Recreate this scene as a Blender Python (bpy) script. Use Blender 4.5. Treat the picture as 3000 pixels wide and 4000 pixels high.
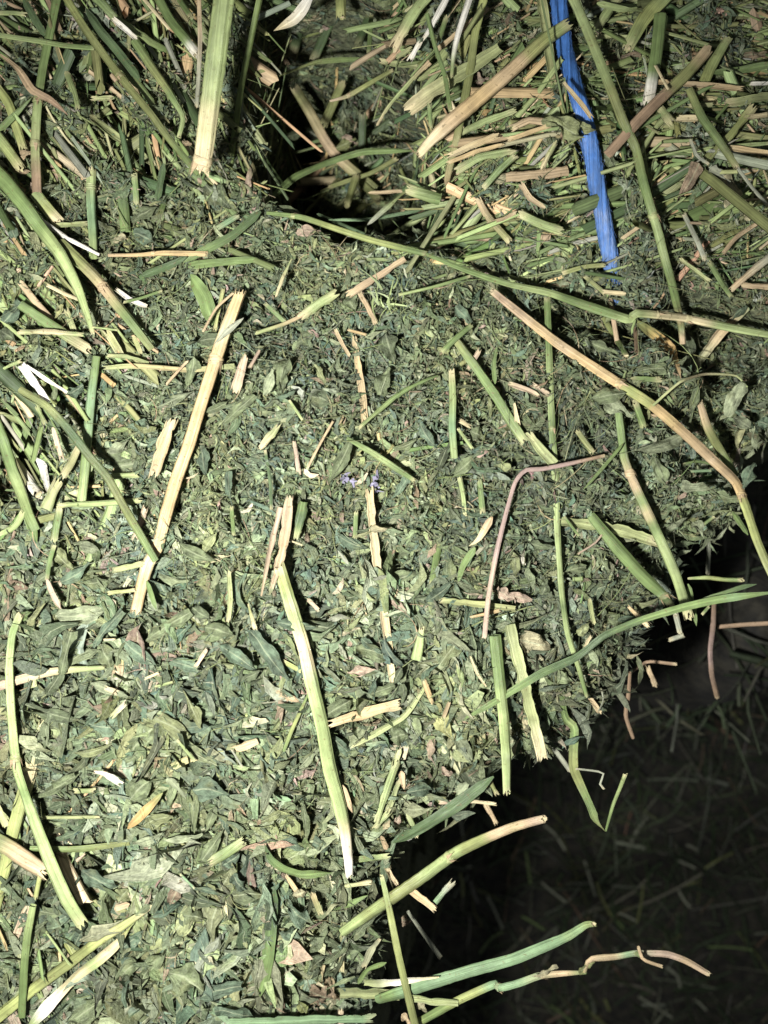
import bpy, math
import numpy as np
from mathutils import Vector
for o in list(bpy.data.objects): bpy.data.objects.remove(o)
sc = bpy.context.scene; COL = sc.collection
rng = np.random.default_rng(7)

# ---------------------------------------------------------------- camera, world, lamp, exposure
ZT = 0.50                      # top of the bale above the barn floor (m)
CAMZ = ZT + 0.20               # phone held 20 cm above the bale
VIEW_W = 0.16                  # width of the bale top seen across the frame at 20 cm
cd = bpy.data.cameras.new('camera'); cam = bpy.data.objects.new('camera', cd); COL.objects.link(cam)
cam.location = (0, 0, CAMZ); cam.rotation_euler = (0, 0, 0)
cd.sensor_fit = 'HORIZONTAL'; cd.sensor_width = 36.0; cd.lens = 36.0*0.20/VIEW_W
cd.clip_start = 0.01; cd.clip_end = 20
cd.dof.use_dof = True; cd.dof.focus_distance = 0.197; cd.dof.aperture_fstop = 45/1.5
sc.camera = cam
w = bpy.data.worlds.new('World'); sc.world = w; w.use_nodes = True
w.node_tree.nodes['Background'].inputs[0].default_value = (0.92, 0.97, 1.0, 1)
w.node_tree.nodes['Background'].inputs[1].default_value = 0.12
ld = bpy.data.lights.new('phone_torch', 'SPOT'); lamp = bpy.data.objects.new('phone_torch', ld); COL.objects.link(lamp)
lamp.location = (-0.050, -0.030, CAMZ + 0.004)
lamp.rotation_euler = (Vector((-0.026, -0.030, ZT))-lamp.location).to_track_quat('-Z', 'Y').to_euler()
ld.spot_size = math.radians(100); ld.spot_blend = 1.0
ld.energy = 7.8; ld.color = (1.0, 0.985, 0.95); ld.shadow_soft_size = 0.006
sc.view_settings.view_transform = 'Standard'; sc.view_settings.look = 'None'
sc.view_settings.exposure = 0.15; sc.view_settings.gamma = 1.0; sc.view_settings.use_curve_mapping = False
sc.cycles.max_bounces = 6; sc.cycles.diffuse_bounces = 3; sc.cycles.transparent_max_bounces = 4
sc.cycles.use_denoising = True

# ---------------------------------------------------------------- pixels <-> metres
PXM = 3000.0/VIEW_W            # photo pixels per metre on the bale top
MM = 0.001
def at(px, py, z):             # a pixel gives a direction, z (height) gives the distance
    k = (CAMZ - z)/0.20
    return np.array([(px-1500.0)/PXM*k, (2000.0-py)/PXM*k, z])
def topx(x, y): return 1500.0 + x*PXM, 2000.0 - y*PXM
ORG = {c: (1000*(i % 3), 1000*(i//3)) for i, c in enumerate('ABCDEFGHIJKL')}
def cpx(c, p): o = ORG[c]; return np.array([o[0]+p[0]/1.659, o[1]+p[1]/1.659])

def _hash(ix, iy, s):
    n = (ix.astype(np.int64)*374761393 + iy.astype(np.int64)*668265263 + s*974634777) & 0x7fffffff
    n = ((n ^ (n >> 13))*1274126177) & 0x7fffffff
    return ((n ^ (n >> 16)) & 0xffff)/65535.0
def vnoise(x, y, s=0):
    x = np.asarray(x, float); y = np.asarray(y, float)
    ix = np.floor(x); iy = np.floor(y); fx = x-ix; fy = y-iy
    fx = fx*fx*(3-2*fx); fy = fy*fy*(3-2*fy)
    a = _hash(ix, iy, s); b = _hash(ix+1, iy, s); c = _hash(ix, iy+1, s); d = _hash(ix+1, iy+1, s)
    return (a*(1-fx)+b*fx)*(1-fy) + (c*(1-fx)+d*fx)*fy
def sstep(a, b, x):
    t = np.clip((x-a)/(b-a), 0, 1); return t*t*(3-2*t)

# ---------------------------------------------------------------- shape of the bale top (heights over photo pixels at bale-top level)
EDGE = np.array([(3900, 1300), (3300, 1500), (3010, 1650), (2870, 1800), (2800, 1990), (2610, 2150), (2500, 2340), (2410, 2450), (2370, 2660),
                 (2170, 2790), (1960, 2900), (1690, 3070), (1570, 3240), (1420, 3350), (1370, 3500), (1320, 3800), (1340, 4200), (1300, 5200)], float)
EDGE = np.array([1500., 2000.]) + (EDGE-np.array([1500., 2000.]))*1.055   # the rim lies a little lower than the top
def edge_sd(u, v):             # signed distance to the rim in pixels, positive on the bale
    u = np.asarray(u, float); v = np.asarray(v, float)
    best = np.full(u.shape, 1e9); sign = np.ones(u.shape)
    for a, b in zip(EDGE[:-1], EDGE[1:]):
        d = b-a; L = d@d
        t = np.clip(((u-a[0])*d[0]+(v-a[1])*d[1])/L, 0, 1)
        qx = u-(a[0]+t*d[0]); qy = v-(a[1]+t*d[1]); q = np.hypot(qx, qy)
        s = np.sign(d[0]*(v-a[1])-d[1]*(u-a[0])); m = q < best
        best = np.where(m, q, best); sign = np.where(m, s, sign)
    return best*sign + 110*(vnoise(u/120., v/120., 71)-.5) + 55*(vnoise(u/48., v/48., 72)-.5)
def pit(u, v, cx, cy, rx, ry, rot=0, p=0.55):
    c, s = math.cos(rot), math.sin(rot); du, dv = u-cx, v-cy
    r = np.hypot((c*du+s*dv)/rx, (-s*du+c*dv)/ry)
    r = r*(1+0.35*(vnoise(u/120., v/120., 5)-0.5))
    return 1-sstep(p, 1.0, r)
def Hlow(u, v, drop=True):
    u = np.asarray(u, float); v = np.asarray(v, float)
    h = 7*(vnoise(u/520., v/520., 1)-0.5) + 7*(vnoise(u/210., v/210., 2)-0.5)
    h = h + 7*np.exp(-(((u-1000)/1200)**2+((v-2500)/1200)**2)) - 3
    h = h + 3*np.exp(-(((u-2300)/600)**2+((v-500)/500)**2))
    if drop: h = h - 44*pit(u, v, 1080, 230, 180, 420, 0, .3) - 52*np.maximum(pit(u, v, 1390, 500, 500, 410, 0, .6), pit(u, v, 1290, 60, 370, 460))
    h = h - 16*pit(u, v, 1780, 860, 210, 120, 0.3) - 10*pit(u, v, 2600, 640, 110, 330, -0.2) - 12*pit(u, v, 2350, 1240, 330, 90, 0.25)
    h = h - 17*pit(u, v, 2850, 1330, 330, 200, 0.2) - 12*pit(u, v, 480, 500, 330, 70, 0.9) - 10*pit(u, v, 60, 1750, 160, 240) - 9*pit(u, v, 650, 160, 230, 80, 0.9)
    s = edge_sd(u, v)
    h = h - 11*np.exp(-(np.clip(s, 0, None) if drop else np.abs(s))/150.) - 10*pit(u, v, 2820, 1700, 260, 230)
    if drop: h = h - np.clip(-s, 0, None)*0.30*(1+0.4*vnoise(u/90., v/90., 8))
    return np.maximum(h, -1000*ZT + 4)*MM
def zone(u, v):                # share of stemmy stuff, 0 leafy .. 1 stems
    a = sstep(1250, 500, v+.25*u)*sstep(1150, 850, u)               # top left
    b = sstep(1450, 1800, u)*sstep(1150, 800, v)                     # around the twine
    c = pit(u, v, 1300, 420, 560, 560)*.35
    d = sstep(700, 250, u)*sstep(2200, 1900, v)*sstep(700, 1000, v)*.55
    e = sstep(500, 100, u)*sstep(3000, 3300, v)*.3
    return np.clip(np.maximum.reduce([a, b, c, d, e]), 0, 1)
def Hfull(u, v):
    zz = zone(u, v)
    return Hlow(u, v) + ((6.5+4*zz)*(vnoise(u/95., v/95., 3)-0.5) + (3.0+2*zz)*(vnoise(u/42., v/42., 4)-0.5))*MM
def Hrest(u, v): return Hlow(u, v, False)   # level that stems rest at, carried on past the rim
def surf_at(px, py, lift=0.0, f=Hrest):     # where the sight line through a pixel meets the bale (scalar)
    z = 0.0
    for _ in range(6):
        k = (0.20-z)/0.20; u = 1500+(px-1500)*k; v = 2000+(py-2000)*k
        z = 0.5*z + 0.5*(float(f(u, v)) + lift)
    return z

# ---------------------------------------------------------------- mesh helpers
def mesh_from(name, V, F, C, S=None, mat=None):
    """V (n,3); F (m,k) array or list of such arrays; C (n,3) colour; S (n,3) stem coords"""
    me = bpy.data.meshes.new(name)
    Fs = F if isinstance(F, list) else [F]
    V = np.asarray(V, np.float32); nv = len(V)
    me.vertices.add(nv); me.vertices.foreach_set('co', V.ravel())
    loops = np.concatenate([np.asarray(f, np.int32).ravel() for f in Fs])
    tot = np.concatenate([np.full(len(f), np.asarray(f).shape[1], np.int32) for f in Fs])
    start = np.concatenate([[0], np.cumsum(tot)[:-1]]).astype(np.int32)
    me.loops.add(len(loops)); me.loops.foreach_set('vertex_index', loops)
    me.polygons.add(len(tot)); me.polygons.foreach_set('loop_start', start); me.polygons.foreach_set('loop_total', tot)
    me.update(calc_edges=True)
    a = me.attributes.new('Col', 'FLOAT_COLOR', 'POINT')
    a.data.foreach_set('color', np.concatenate([np.asarray(C, np.float32), np.ones((nv, 1), np.float32)], 1).ravel())
    if S is not None:
        a = me.attributes.new('suv', 'FLOAT_VECTOR', 'POINT'); a.data.foreach_set('vector', np.asarray(S, np.float32).ravel())
    if mat: me.materials.append(mat)
    return me
def link(name, data, parent=None, loc=None):
    o = bpy.data.objects.new(name, data); COL.objects.link(o)
    if parent is not None: o.parent = parent
    if loc is not None: o.location = loc
    return o
def tag(o, label=None, cat=None, group=None, kind=None):
    for k, v in (('label', label), ('category', cat), ('group', group), ('kind', kind)):
        if v: o[k] = v
    return o

# ---------------------------------------------------------------- materials
def nt(name):
    m = bpy.data.materials.new(name); m.use_nodes = True
    t = m.node_tree; t.nodes.clear(); return m, t, t.nodes, t.links
def N(ns, typ, **k):
    n = ns.new(typ)
    for a, b in k.items(): setattr(n, a, b)
    return n
def leaf_material(name, rough=0.55, per_object=False, transl=0.20):
    m, t, ns, L = nt(name)
    col = N(ns, 'ShaderNodeAttribute', attribute_name='Col'); suv = N(ns, 'ShaderNodeAttribute', attribute_name='suv')
    geo = N(ns, 'ShaderNodeNewGeometry')
    no = N(ns, 'ShaderNodeTexNoise'); no.inputs['Scale'].default_value = 900; no.inputs['Detail'].default_value = 4; no.inputs['Roughness'].default_value = .65
    L.new(geo.outputs['Position'], no.inputs['Vector'])
    mr = N(ns, 'ShaderNodeMapRange'); mr.inputs[1].default_value = .3; mr.inputs[2].default_value = .7; mr.inputs[3].default_value = .62; mr.inputs[4].default_value = 1.38
    L.new(no.outputs[0], mr.inputs[0])
    big = N(ns, 'ShaderNodeTexNoise'); big.inputs['Scale'].default_value = 260; big.inputs['Detail'].default_value = 2
    L.new(geo.outputs['Position'], big.inputs['Vector'])
    # pale midrib and side veins from the leaf's own coordinates: x along, y across (-1..1)
    sp = N(ns, 'ShaderNodeSeparateXYZ'); L.new(suv.outputs['Vector'], sp.inputs[0])
    ab = N(ns, 'ShaderNodeMath', operation='ABSOLUTE'); L.new(sp.outputs[1], ab.inputs[0])
    rib = N(ns, 'ShaderNodeMapRange'); rib.inputs[1].default_value = .03; rib.inputs[2].default_value = .11; rib.inputs[3].default_value = .5; rib.inputs[4].default_value = 0
    L.new(ab.outputs[0], rib.inputs[0])
    ma = N(ns, 'ShaderNodeMath', operation='MULTIPLY_ADD'); ma.inputs[1].default_value = -0.35; L.new(ab.outputs[0], ma.inputs[0]); L.new(sp.outputs[0], ma.inputs[2])
    m2 = N(ns, 'ShaderNodeMath', operation='MULTIPLY'); m2.inputs[1].default_value = 75; L.new(ma.outputs[0], m2.inputs[0])
    sn = N(ns, 'ShaderNodeMath', operation='SINE'); L.new(m2.outputs[0], sn.inputs[0])
    vv = N(ns, 'ShaderNodeMapRange'); vv.inputs[1].default_value = .55; vv.inputs[2].default_value = 1; vv.inputs[3].default_value = 0; vv.inputs[4].default_value = .07
    L.new(sn.outputs[0], vv.inputs[0])
    mx = N(ns, 'ShaderNodeMath', operation='MAXIMUM'); L.new(rib.outputs[0], mx.inputs[0]); L.new(vv.outputs[0], mx.inputs[1])
    mul0 = N(ns, 'ShaderNodeVectorMath', operation='SCALE'); L.new(col.outputs['Color'], mul0.inputs[0]); L.new(mr.outputs[0], mul0.inputs['Scale'])
    mpp = N(ns, 'ShaderNodeMapping'); mpp.inputs['Scale'].default_value = (2.2, 5.5, 9); L.new(suv.outputs['Vector'], mpp.inputs[0])
    st = N(ns, 'ShaderNodeTexNoise'); st.inputs['Scale'].default_value = 1; st.inputs['Detail'].default_value = 4; st.inputs['Roughness'].default_value = .7; L.new(mpp.outputs[0], st.inputs['Vector'])
    sr = N(ns, 'ShaderNodeMapRange'); sr.inputs[1].default_value = .3; sr.inputs[2].default_value = .7; sr.inputs[3].default_value = .66; sr.inputs[4].default_value = 1.34; L.new(st.outputs[0], sr.inputs[0])
    mul = N(ns, 'ShaderNodeVectorMath', operation='SCALE'); L.new(mul0.outputs[0], mul.inputs[0]); L.new(sr.outputs[0], mul.inputs['Scale'])
    cur = mul.outputs[0]
    if per_object:
        oi = N(ns, 'ShaderNodeObjectInfo')
        r2 = N(ns, 'ShaderNodeMapRange'); r2.inputs[3].default_value = .6; r2.inputs[4].default_value = 1.5; L.new(oi.outputs['Random'], r2.inputs[0])
        s2 = N(ns, 'ShaderNodeVectorMath', operation='SCALE'); L.new(cur, s2.inputs[0]); L.new(r2.outputs[0], s2.inputs['Scale']); cur = s2.outputs[0]
    # yellowing blotches
    bm = N(ns, 'ShaderNodeMapRange'); bm.inputs[1].default_value = .58; bm.inputs[2].default_value = .72; bm.inputs[3].default_value = 0; bm.inputs[4].default_value = .35
    L.new(big.outputs[0], bm.inputs[0])
    mixy = N(ns, 'ShaderNodeMix', data_type='RGBA'); mixy.inputs['B'].default_value = (.17, .17, .07, 1)
    L.new(bm.outputs[0], mixy.inputs['Factor']); L.new(cur, mixy.inputs['A'])
    mixv = N(ns, 'ShaderNodeMix', data_type='RGBA'); mixv.inputs['B'].default_value = (.33, .36, .23, 1)
    L.new(mx.outputs[0], mixv.inputs['Factor']); L.new(mixy.outputs['Result'], mixv.inputs['A'])
    bp = N(ns, 'ShaderNodeBump'); bp.inputs['Strength'].default_value = .8; bp.inputs['Distance'].default_value = .0008
    ad = N(ns, 'ShaderNodeMath', operation='ADD'); L.new(no.outputs[0], ad.inputs[0]); L.new(st.outputs[0], ad.inputs[1]); L.new(ad.outputs[0], bp.inputs['Height'])
    b = N(ns, 'ShaderNodeBsdfPrincipled'); b.inputs['Roughness'].default_value = rough; b.inputs['Specular IOR Level'].default_value = .45
    L.new(mixv.outputs['Result'], b.inputs['Base Color']); L.new(bp.outputs[0], b.inputs['Normal'])
    tr = N(ns, 'ShaderNodeBsdfTranslucent'); L.new(mixv.outputs['Result'], tr.inputs['Color'])
    ms = N(ns, 'ShaderNodeMixShader'); ms.inputs[0].default_value = transl; L.new(b.outputs[0], ms.inputs[1]); L.new(tr.outputs[0], ms.inputs[2])
    out = N(ns, 'ShaderNodeOutputMaterial'); L.new(ms.outputs[0], out.inputs[0]); return m
def stem_material(name, rough=0.48, streak=0.55, spots=True):
    """streaks run along the stem: suv.x metres along, suv.y turns round, suv.z random"""
    m, t, ns, L = nt(name)
    col = N(ns, 'ShaderNodeAttribute', attribute_name='Col'); suv = N(ns, 'ShaderNodeAttribute', attribute_name='suv')
    mp = N(ns, 'ShaderNodeMapping'); mp.inputs['Scale'].default_value = (70, 26, 37); L.new(suv.outputs['Vector'], mp.inputs[0])
    no = N(ns, 'ShaderNodeTexNoise'); no.inputs['Scale'].default_value = 1; no.inputs['Detail'].default_value = 3; no.inputs['Roughness'].default_value = .6
    L.new(mp.outputs[0], no.inputs['Vector'])
    mr = N(ns, 'ShaderNodeMapRange'); mr.inputs[1].default_value = .3; mr.inputs[2].default_value = .7; mr.inputs[3].default_value = 1-streak*.62; mr.inputs[4].default_value = 1+streak*.42
    L.new(no.outputs[0], mr.inputs[0])
    mul = N(ns, 'ShaderNodeVectorMath', operation='SCALE'); L.new(col.outputs['Color'], mul.inputs[0]); L.new(mr.outputs[0], mul.inputs['Scale'])
    cur = mul.outputs[0]
    geo = N(ns, 'ShaderNodeNewGeometry')
    if spots:
        sn = N(ns, 'ShaderNodeTexNoise'); sn.inputs['Scale'].default_value = 1500; sn.inputs['Detail'].default_value = 2; L.new(geo.outputs['Position'], sn.inputs['Vector'])
        sm = N(ns, 'ShaderNodeMapRange'); sm.inputs[1].default_value = .64; sm.inputs[2].default_value = .72; sm.inputs[3].default_value = 0; sm.inputs[4].default_value = .65
        L.new(sn.outputs[0], sm.inputs[0])
        mixs = N(ns, 'ShaderNodeMix', data_type='RGBA'); mixs.inputs['B'].default_value = (.10, .075, .035, 1)
        L.new(sm.outputs[0], mixs.inputs['Factor']); L.new(cur, mixs.inputs['A']); cur = mixs.outputs['Result']
    bn = N(ns, 'ShaderNodeTexNoise'); bn.inputs['Scale'].default_value = 330; bn.inputs['Detail'].default_value = 3; L.new(geo.outputs['Position'], bn.inputs['Vector'])
    bm = N(ns, 'ShaderNodeMapRange'); bm.inputs[1].default_value = .3; bm.inputs[2].default_value = .7; bm.inputs[3].default_value = .78; bm.inputs[4].default_value = 1.15; L.new(bn.outputs[0], bm.inputs[0])
    m3 = N(ns, 'ShaderNodeVectorMath', operation='SCALE'); L.new(cur, m3.inputs[0]); L.new(bm.outputs[0], m3.inputs['Scale'])
    bp = N(ns, 'ShaderNodeBump'); bp.inputs['Strength'].default_value = .6; bp.inputs['Distance'].default_value = .0004; L.new(no.outputs[0], bp.inputs['Height'])
    b = N(ns, 'ShaderNodeBsdfPrincipled'); b.inputs['Roughness'].default_value = rough; b.inputs['Specular IOR Level'].default_value = .35
    L.new(m3.outputs[0], b.inputs['Base Color']); L.new(bp.outputs[0], b.inputs['Normal'])
    out = N(ns, 'ShaderNodeOutputMaterial'); L.new(b.outputs[0], out.inputs[0]); return m
M_LEAF = leaf_material('dried_leaf'); M_LEAFO = leaf_material('dried_leaf_piece', per_object=True)
M_STEM = stem_material('dried_stem'); M_CHAFF = stem_material('stem_chaff', .6, .7, False)
M_PITH = stem_material('white_pith', .7, .5, False)
M_TWINE = stem_material('plastic_twine', .42, .9, False)
def soil_material():
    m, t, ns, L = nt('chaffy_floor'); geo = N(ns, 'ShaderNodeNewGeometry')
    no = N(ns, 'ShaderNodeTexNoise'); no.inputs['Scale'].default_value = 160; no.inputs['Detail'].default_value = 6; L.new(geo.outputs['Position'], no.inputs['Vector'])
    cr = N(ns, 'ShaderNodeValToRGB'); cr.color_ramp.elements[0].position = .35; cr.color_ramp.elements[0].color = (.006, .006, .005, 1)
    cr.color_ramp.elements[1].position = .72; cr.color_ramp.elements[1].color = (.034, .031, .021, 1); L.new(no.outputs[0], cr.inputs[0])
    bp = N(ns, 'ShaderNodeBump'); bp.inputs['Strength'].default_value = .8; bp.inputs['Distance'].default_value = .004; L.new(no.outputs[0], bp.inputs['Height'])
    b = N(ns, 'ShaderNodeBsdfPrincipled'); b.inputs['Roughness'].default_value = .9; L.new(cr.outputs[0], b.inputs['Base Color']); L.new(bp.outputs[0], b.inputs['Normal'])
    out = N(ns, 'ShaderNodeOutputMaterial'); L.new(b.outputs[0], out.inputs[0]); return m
M_SOIL = soil_material()
def core_material():
    m, t, ns, L = nt('packed_hay'); geo = N(ns, 'ShaderNodeNewGeometry')
    no = N(ns, 'ShaderNodeTexNoise'); no.inputs['Scale'].default_value = 500; no.inputs['Detail'].default_value = 6; L.new(geo.outputs['Position'], no.inputs['Vector'])
    cr = N(ns, 'ShaderNodeValToRGB'); cr.color_ramp.elements[0].position = .35; cr.color_ramp.elements[0].color = (.040, .048, .024, 1)
    cr.color_ramp.elements[1].position = .7; cr.color_ramp.elements[1].color = (.115, .125, .066, 1); L.new(no.outputs[0], cr.inputs[0])
    bp = N(ns, 'ShaderNodeBump'); bp.inputs['Strength'].default_value = 1; bp.inputs['Distance'].default_value = .002; L.new(no.outputs[0], bp.inputs['Height'])
    b = N(ns, 'ShaderNodeBsdfPrincipled'); b.inputs['Roughness'].default_value = .85; L.new(cr.outputs[0], b.inputs['Base Color']); L.new(bp.outputs[0], b.inputs['Normal'])
    out = N(ns, 'ShaderNodeOutputMaterial'); L.new(b.outputs[0], out.inputs[0]); return m
M_CORE = core_material()

CC = {'g': (0.11, 0.155, 0.056), 'pg': (0.208, 0.255, 0.108), 'ol': (0.15, 0.165, 0.064), 'dg': (.052, .080, .034), 'st': (0.37, 0.272, 0.138), 'cr': (0.42, 0.36, 0.215),
      'br': (.22, .155, .10), 'tn': (0.33, 0.25, 0.15), 'mv': (.26, .19, .165), 'yg': (0.225, 0.25, 0.092), 'or': (.34, .23, .095), 'mt': (0.15, 0.225, 0.12), 'wh': (0.58, 0.56, 0.49),
      'pk': (.33, .25, .185), 'gr': (.22, .23, .17), 'pu': (0.16, 0.15, 0.21),
      # leaves
      'L': (.122, .148, .076), 'LD': (.078, .096, .052), 'LT': (.086, .122, .078), 'LY': (.175, .194, .092), 'LP': (.215, .243, .148), 'LB': (.20, .15, .10), 'LC': (.29, .265, .16)}
CC = {k: np.array(v) for k, v in CC.items()}
def colgrad(code, t):          # 'pg>st' runs from one colour to the next along t in 0..1
    ks = [CC[c] for c in code.split('>')]
    if len(ks) == 1: return np.repeat(ks[0][None], len(t), 0)
    x = np.clip(t, 0, 1)*(len(ks)-1); i = np.minimum(x.astype(int), len(ks)-2); f = (x-i)[:, None]; f = f*f*(3-2*f)
    K = np.array(ks); return K[i]*(1-f)+K[i+1]*f

# ---------------------------------------------------------------- floor under the bale, with its hay
def floor_h(x, y):             # loose hay heaped at the foot of the bale
    return 0.35*np.exp(-(((x-0.145)/0.07)**2+((y+0.045)/0.08)**2)) + 0.012*vnoise(x*40+50, y*40+50, 21)
g = np.linspace(-1.2, 1.2, 221); X, Y = np.meshgrid(g, g); Zg = floor_h(X, Y)
n = len(g); idx = np.arange(n*n).reshape(n, n)
Q = np.stack([idx[:-1, :-1], idx[:-1, 1:], idx[1:, 1:], idx[1:, :-1]], -1).reshape(-1, 4)
V = np.stack([X, Y, Zg], -1).reshape(-1, 3)
fl = link('ground', mesh_from('ground', V, Q, np.ones((len(V), 3))*.03, mat=M_SOIL)); tag(fl, 'dark barn floor strewn with chaff far below the bale', 'floor', kind='structure')
fl['kind'] = 'structure'
# ---------------------------------------------------------------- the bale: packed core
bale = link('hay_bale', None); bale.location = (-0.02, 0.02, 0)
tag(bale, 'green alfalfa hay bale of packed leaves and stems, corner crumbling over the dark floor', 'hay bale')
BL = np.array(bale.location)
us = np.linspace(-1400, 4200, 250); vs = np.linspace(-1400, 5200, 290); U, Vv = np.meshgrid(us, vs)
SD = edge_sd(U, Vv)
Hc = Hlow(U, Vv) - 0.0045 + (5*(vnoise(U/60., Vv/60., 9)-.5))*MM
Hc = np.where(SD < 0, Hc-0.012, Hc)
X = (U-1500)/PXM; Y = (2000-Vv)/PXM; Z = np.maximum(ZT+Hc, 0.001)
rim = (U == us[0]) | (U == us[-1]) | (Vv == vs[0]) | (Vv == vs[-1]); Z = np.where(rim, 0.001, Z)
idx = np.arange(U.size).reshape(U.shape)
Q = np.stack([idx[:-1, :-1], idx[1:, :-1], idx[1:, 1:], idx[:-1, 1:]], -1).reshape(-1, 4)
V = np.stack([X, Y, Z], -1).reshape(-1, 3) - BL
core = link('packed_core', mesh_from('packed_core', V, Q, np.ones((len(V), 3))*.05, mat=M_CORE), bale)

# ---------------------------------------------------------------- scattered pieces in bulk
def h_grad(u, v, f=Hlow):
    e = 25.0; zx = (f(u+e, v)-f(u-e, v))/(2*e/PXM); zy = -(f(u, v+e)-f(u, v-e))/(2*e/PXM)
    return np.stack([-zx, -zy, np.ones_like(zx)], -1)
def frames(nrm, yaw, tilt):
    m = len(yaw); nrm = nrm/np.linalg.norm(nrm, axis=1, keepdims=True)
    r = rng.normal(size=(m, 3)); r[:, 2] = 0
    nn = nrm + r*tilt[:, None]; nn /= np.linalg.norm(nn, axis=1, keepdims=True)
    t = np.stack([np.cos(yaw), np.sin(yaw), np.zeros(m)], -1); t -= nn*(t*nn).sum(1, keepdims=True); t /= np.linalg.norm(t, axis=1, keepdims=True)
    b = np.cross(nn, t); return t, b, nn
def tmpl_leaf(k=6):            # k+1 stations, 3 across
    xs = np.linspace(-.5, .5, k+1); V = []; S = []
    for i, x in enumerate(xs):
        t = i/k; wd = (math.sin(math.pi*min(1, t*.95+.04))**1.15)*.5
        for s in (-1, 0, 1): V.append((x, s*wd, 0)); S.append((t, s, 0))
    F = []
    for i in range(k):
        for s in range(2): a = i*3+s; F.append((a, a+3, a+4, a+1))
    return np.array(V), np.array(F), np.array(S, float)
def tmpl_shard(nv=8):
    V = [(0, 0, 0)]; S = [(.5, .5, 0)]
    for i in range(nv):
        a = 2*math.pi*i/nv; r = .5*(1 if i % 2 == 0 else .72)
        V.append((r*math.cos(a), r*math.sin(a), 0)); S.append((.5+.4*math.cos(a), .5+.3*math.sin(a), 0))
    return np.array(V), np.array([(0, 1+i, 1+(i+1) % nv) for i in range(nv)]), np.array(S)
def tmpl_strip(k=5):
    V = []; S = []
    for i in range(k+1):
        t = i/k
        for s in (-1, 1): V.append((t-.5, s*.5*(1-.55*abs(2*t-1)**2), 0)); S.append((t, .5+.2*s, 0))
    return np.array(V), np.array([(2*i, 2*i+2, 2*i+3, 2*i+1) for i in range(k)]), np.array(S)
FLAT = .5
def tmpl_stem(k=3, n=6):
    V = []; S = []
    for i in range(k+1):
        for j in range(n):
            a = 2*math.pi*j/n; V.append((i/k-.5, .5*math.cos(a), .5*math.sin(a)*FLAT)); S.append((i/k, j/n, 0))
    F = [(i*n+j, i*n+(j+1) % n, (i+1)*n+(j+1) % n, (i+1)*n+j) for i in range(k) for j in range(n)]
    return np.array(V), np.array(F), np.array(S)
def bulk(name, T, P, tbn, Ls, Ws, curl, fold, jit, cols, mat, parent, lift_curl=True, kind='stuff', rnd_s=False, bend=None, twist=None):
    V0, F0, S0 = T; m = len(P); nv = len(V0)
    v = np.repeat(V0[None], m, 0).copy()
    v[:, :, :2] += rng.normal(size=(m, nv, 2))*jit*np.array([.5, 1.0])
    x = v[:, :, 0]*Ls[:, None]; y = v[:, :, 1]*Ws[:, None]; z = v[:, :, 2]*Ws[:, None]
    ac = np.abs(v[:, :, 1])
    z = z + (curl[:, None]*(v[:, :, 0]**2-.08))*Ls[:, None] + fold[:, None]*ac*Ws[:, None]
    z = z + rng.normal(size=(m, nv))*(.05*jit/.06)*Ws[:, None]*(0 if not lift_curl else 1)
    if twist is not None:
        an = twist[:, None]*v[:, :, 0]; y, z = y*np.cos(an)-z*np.sin(an), y*np.sin(an)+z*np.cos(an)
    if bend is not None: y = y + bend[:, None]*(v[:, :, 0]**2-.1)*Ls[:, None]
    t, b, nn = tbn
    W = P[:, None, :] + x[..., None]*t[:, None, :] + y[..., None]*b[:, None, :] + z[..., None]*nn[:, None, :]
    F = (F0[None]+np.arange(m)[:, None, None]*nv).reshape(-1, F0.shape[1])
    C = np.repeat(cols[:, None, :], nv, 1).reshape(-1, 3)
    S = np.repeat(S0[None], m, 0).copy()
    if rnd_s: S[:, :, 0] *= Ls[:, None]
    S[:, :, 2] = rng.random(m)[:, None]*9
    off = BL if parent is bale else 0
    o = link(name, mesh_from(name, W.reshape(-1, 3)-off, F, C, S.reshape(-1, 3), mat), parent)
    o['kind'] = kind; return o
def patch(u, v):               # the hay came off the field in wads of slightly different cure
    a = vnoise(u/260., v/260., 51); b = vnoise(u/170.+9, v/170., 52)
    f = .68+.64*a; return f[:, None]*np.stack([.90+.18*b, .96+.08*b, 1.16-.22*b], -1)
def pick_cols(m, table):
    ks = list(table); p = np.array([table[k] for k in ks], float); p /= p.sum()
    base = np.array([CC[k] for k in ks])[rng.choice(len(ks), m, p=p)]
    return np.clip(base*np.exp(rng.normal(size=(m, 1))*.17)*np.exp(rng.normal(size=(m, 3))*.05), .008, .70)
def sample(m, wfun, pad=260):
    out_u, out_v = [], []; got = 0
    while got < m:
        u = rng.uniform(-pad, 3000+pad, m); v = rng.uniform(-pad, 4000+pad, m)
        s = edge_sd(u, v); ok = (s > -14+45*(vnoise(u/50., v/50., 31)-.5)) & (rng.random(m) < wfun(u, v))
        out_u.append(u[ok]); out_v.append(v[ok]); got += ok.sum()
    return np.concatenate(out_u)[:m], np.concatenate(out_v)[:m]
def pos(u, v, z): return np.stack([(u-1500)/PXM, (2000-v)/PXM, ZT+z], -1)
def coarse(u, v):              # size of the leaf pieces: fine in the middle, large low in the frame
    return .64 + .74*sstep(1700, 2700, v) + .30*sstep(3000, 3700, v) + .15*sstep(900, 300, u) - .12*sstep(2000, 2500, u)*sstep(1900, 1000, v)
def flow(u, v):                # main lay of the stems
    th = np.where(u < 1000, -0.95, 0.25) + 1.0*(vnoise(u/400., v/400., 41)-.5)
    th = np.where((u > 1500) & (u < 2150) & (v < 900), 0.62, th)
    return th

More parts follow.
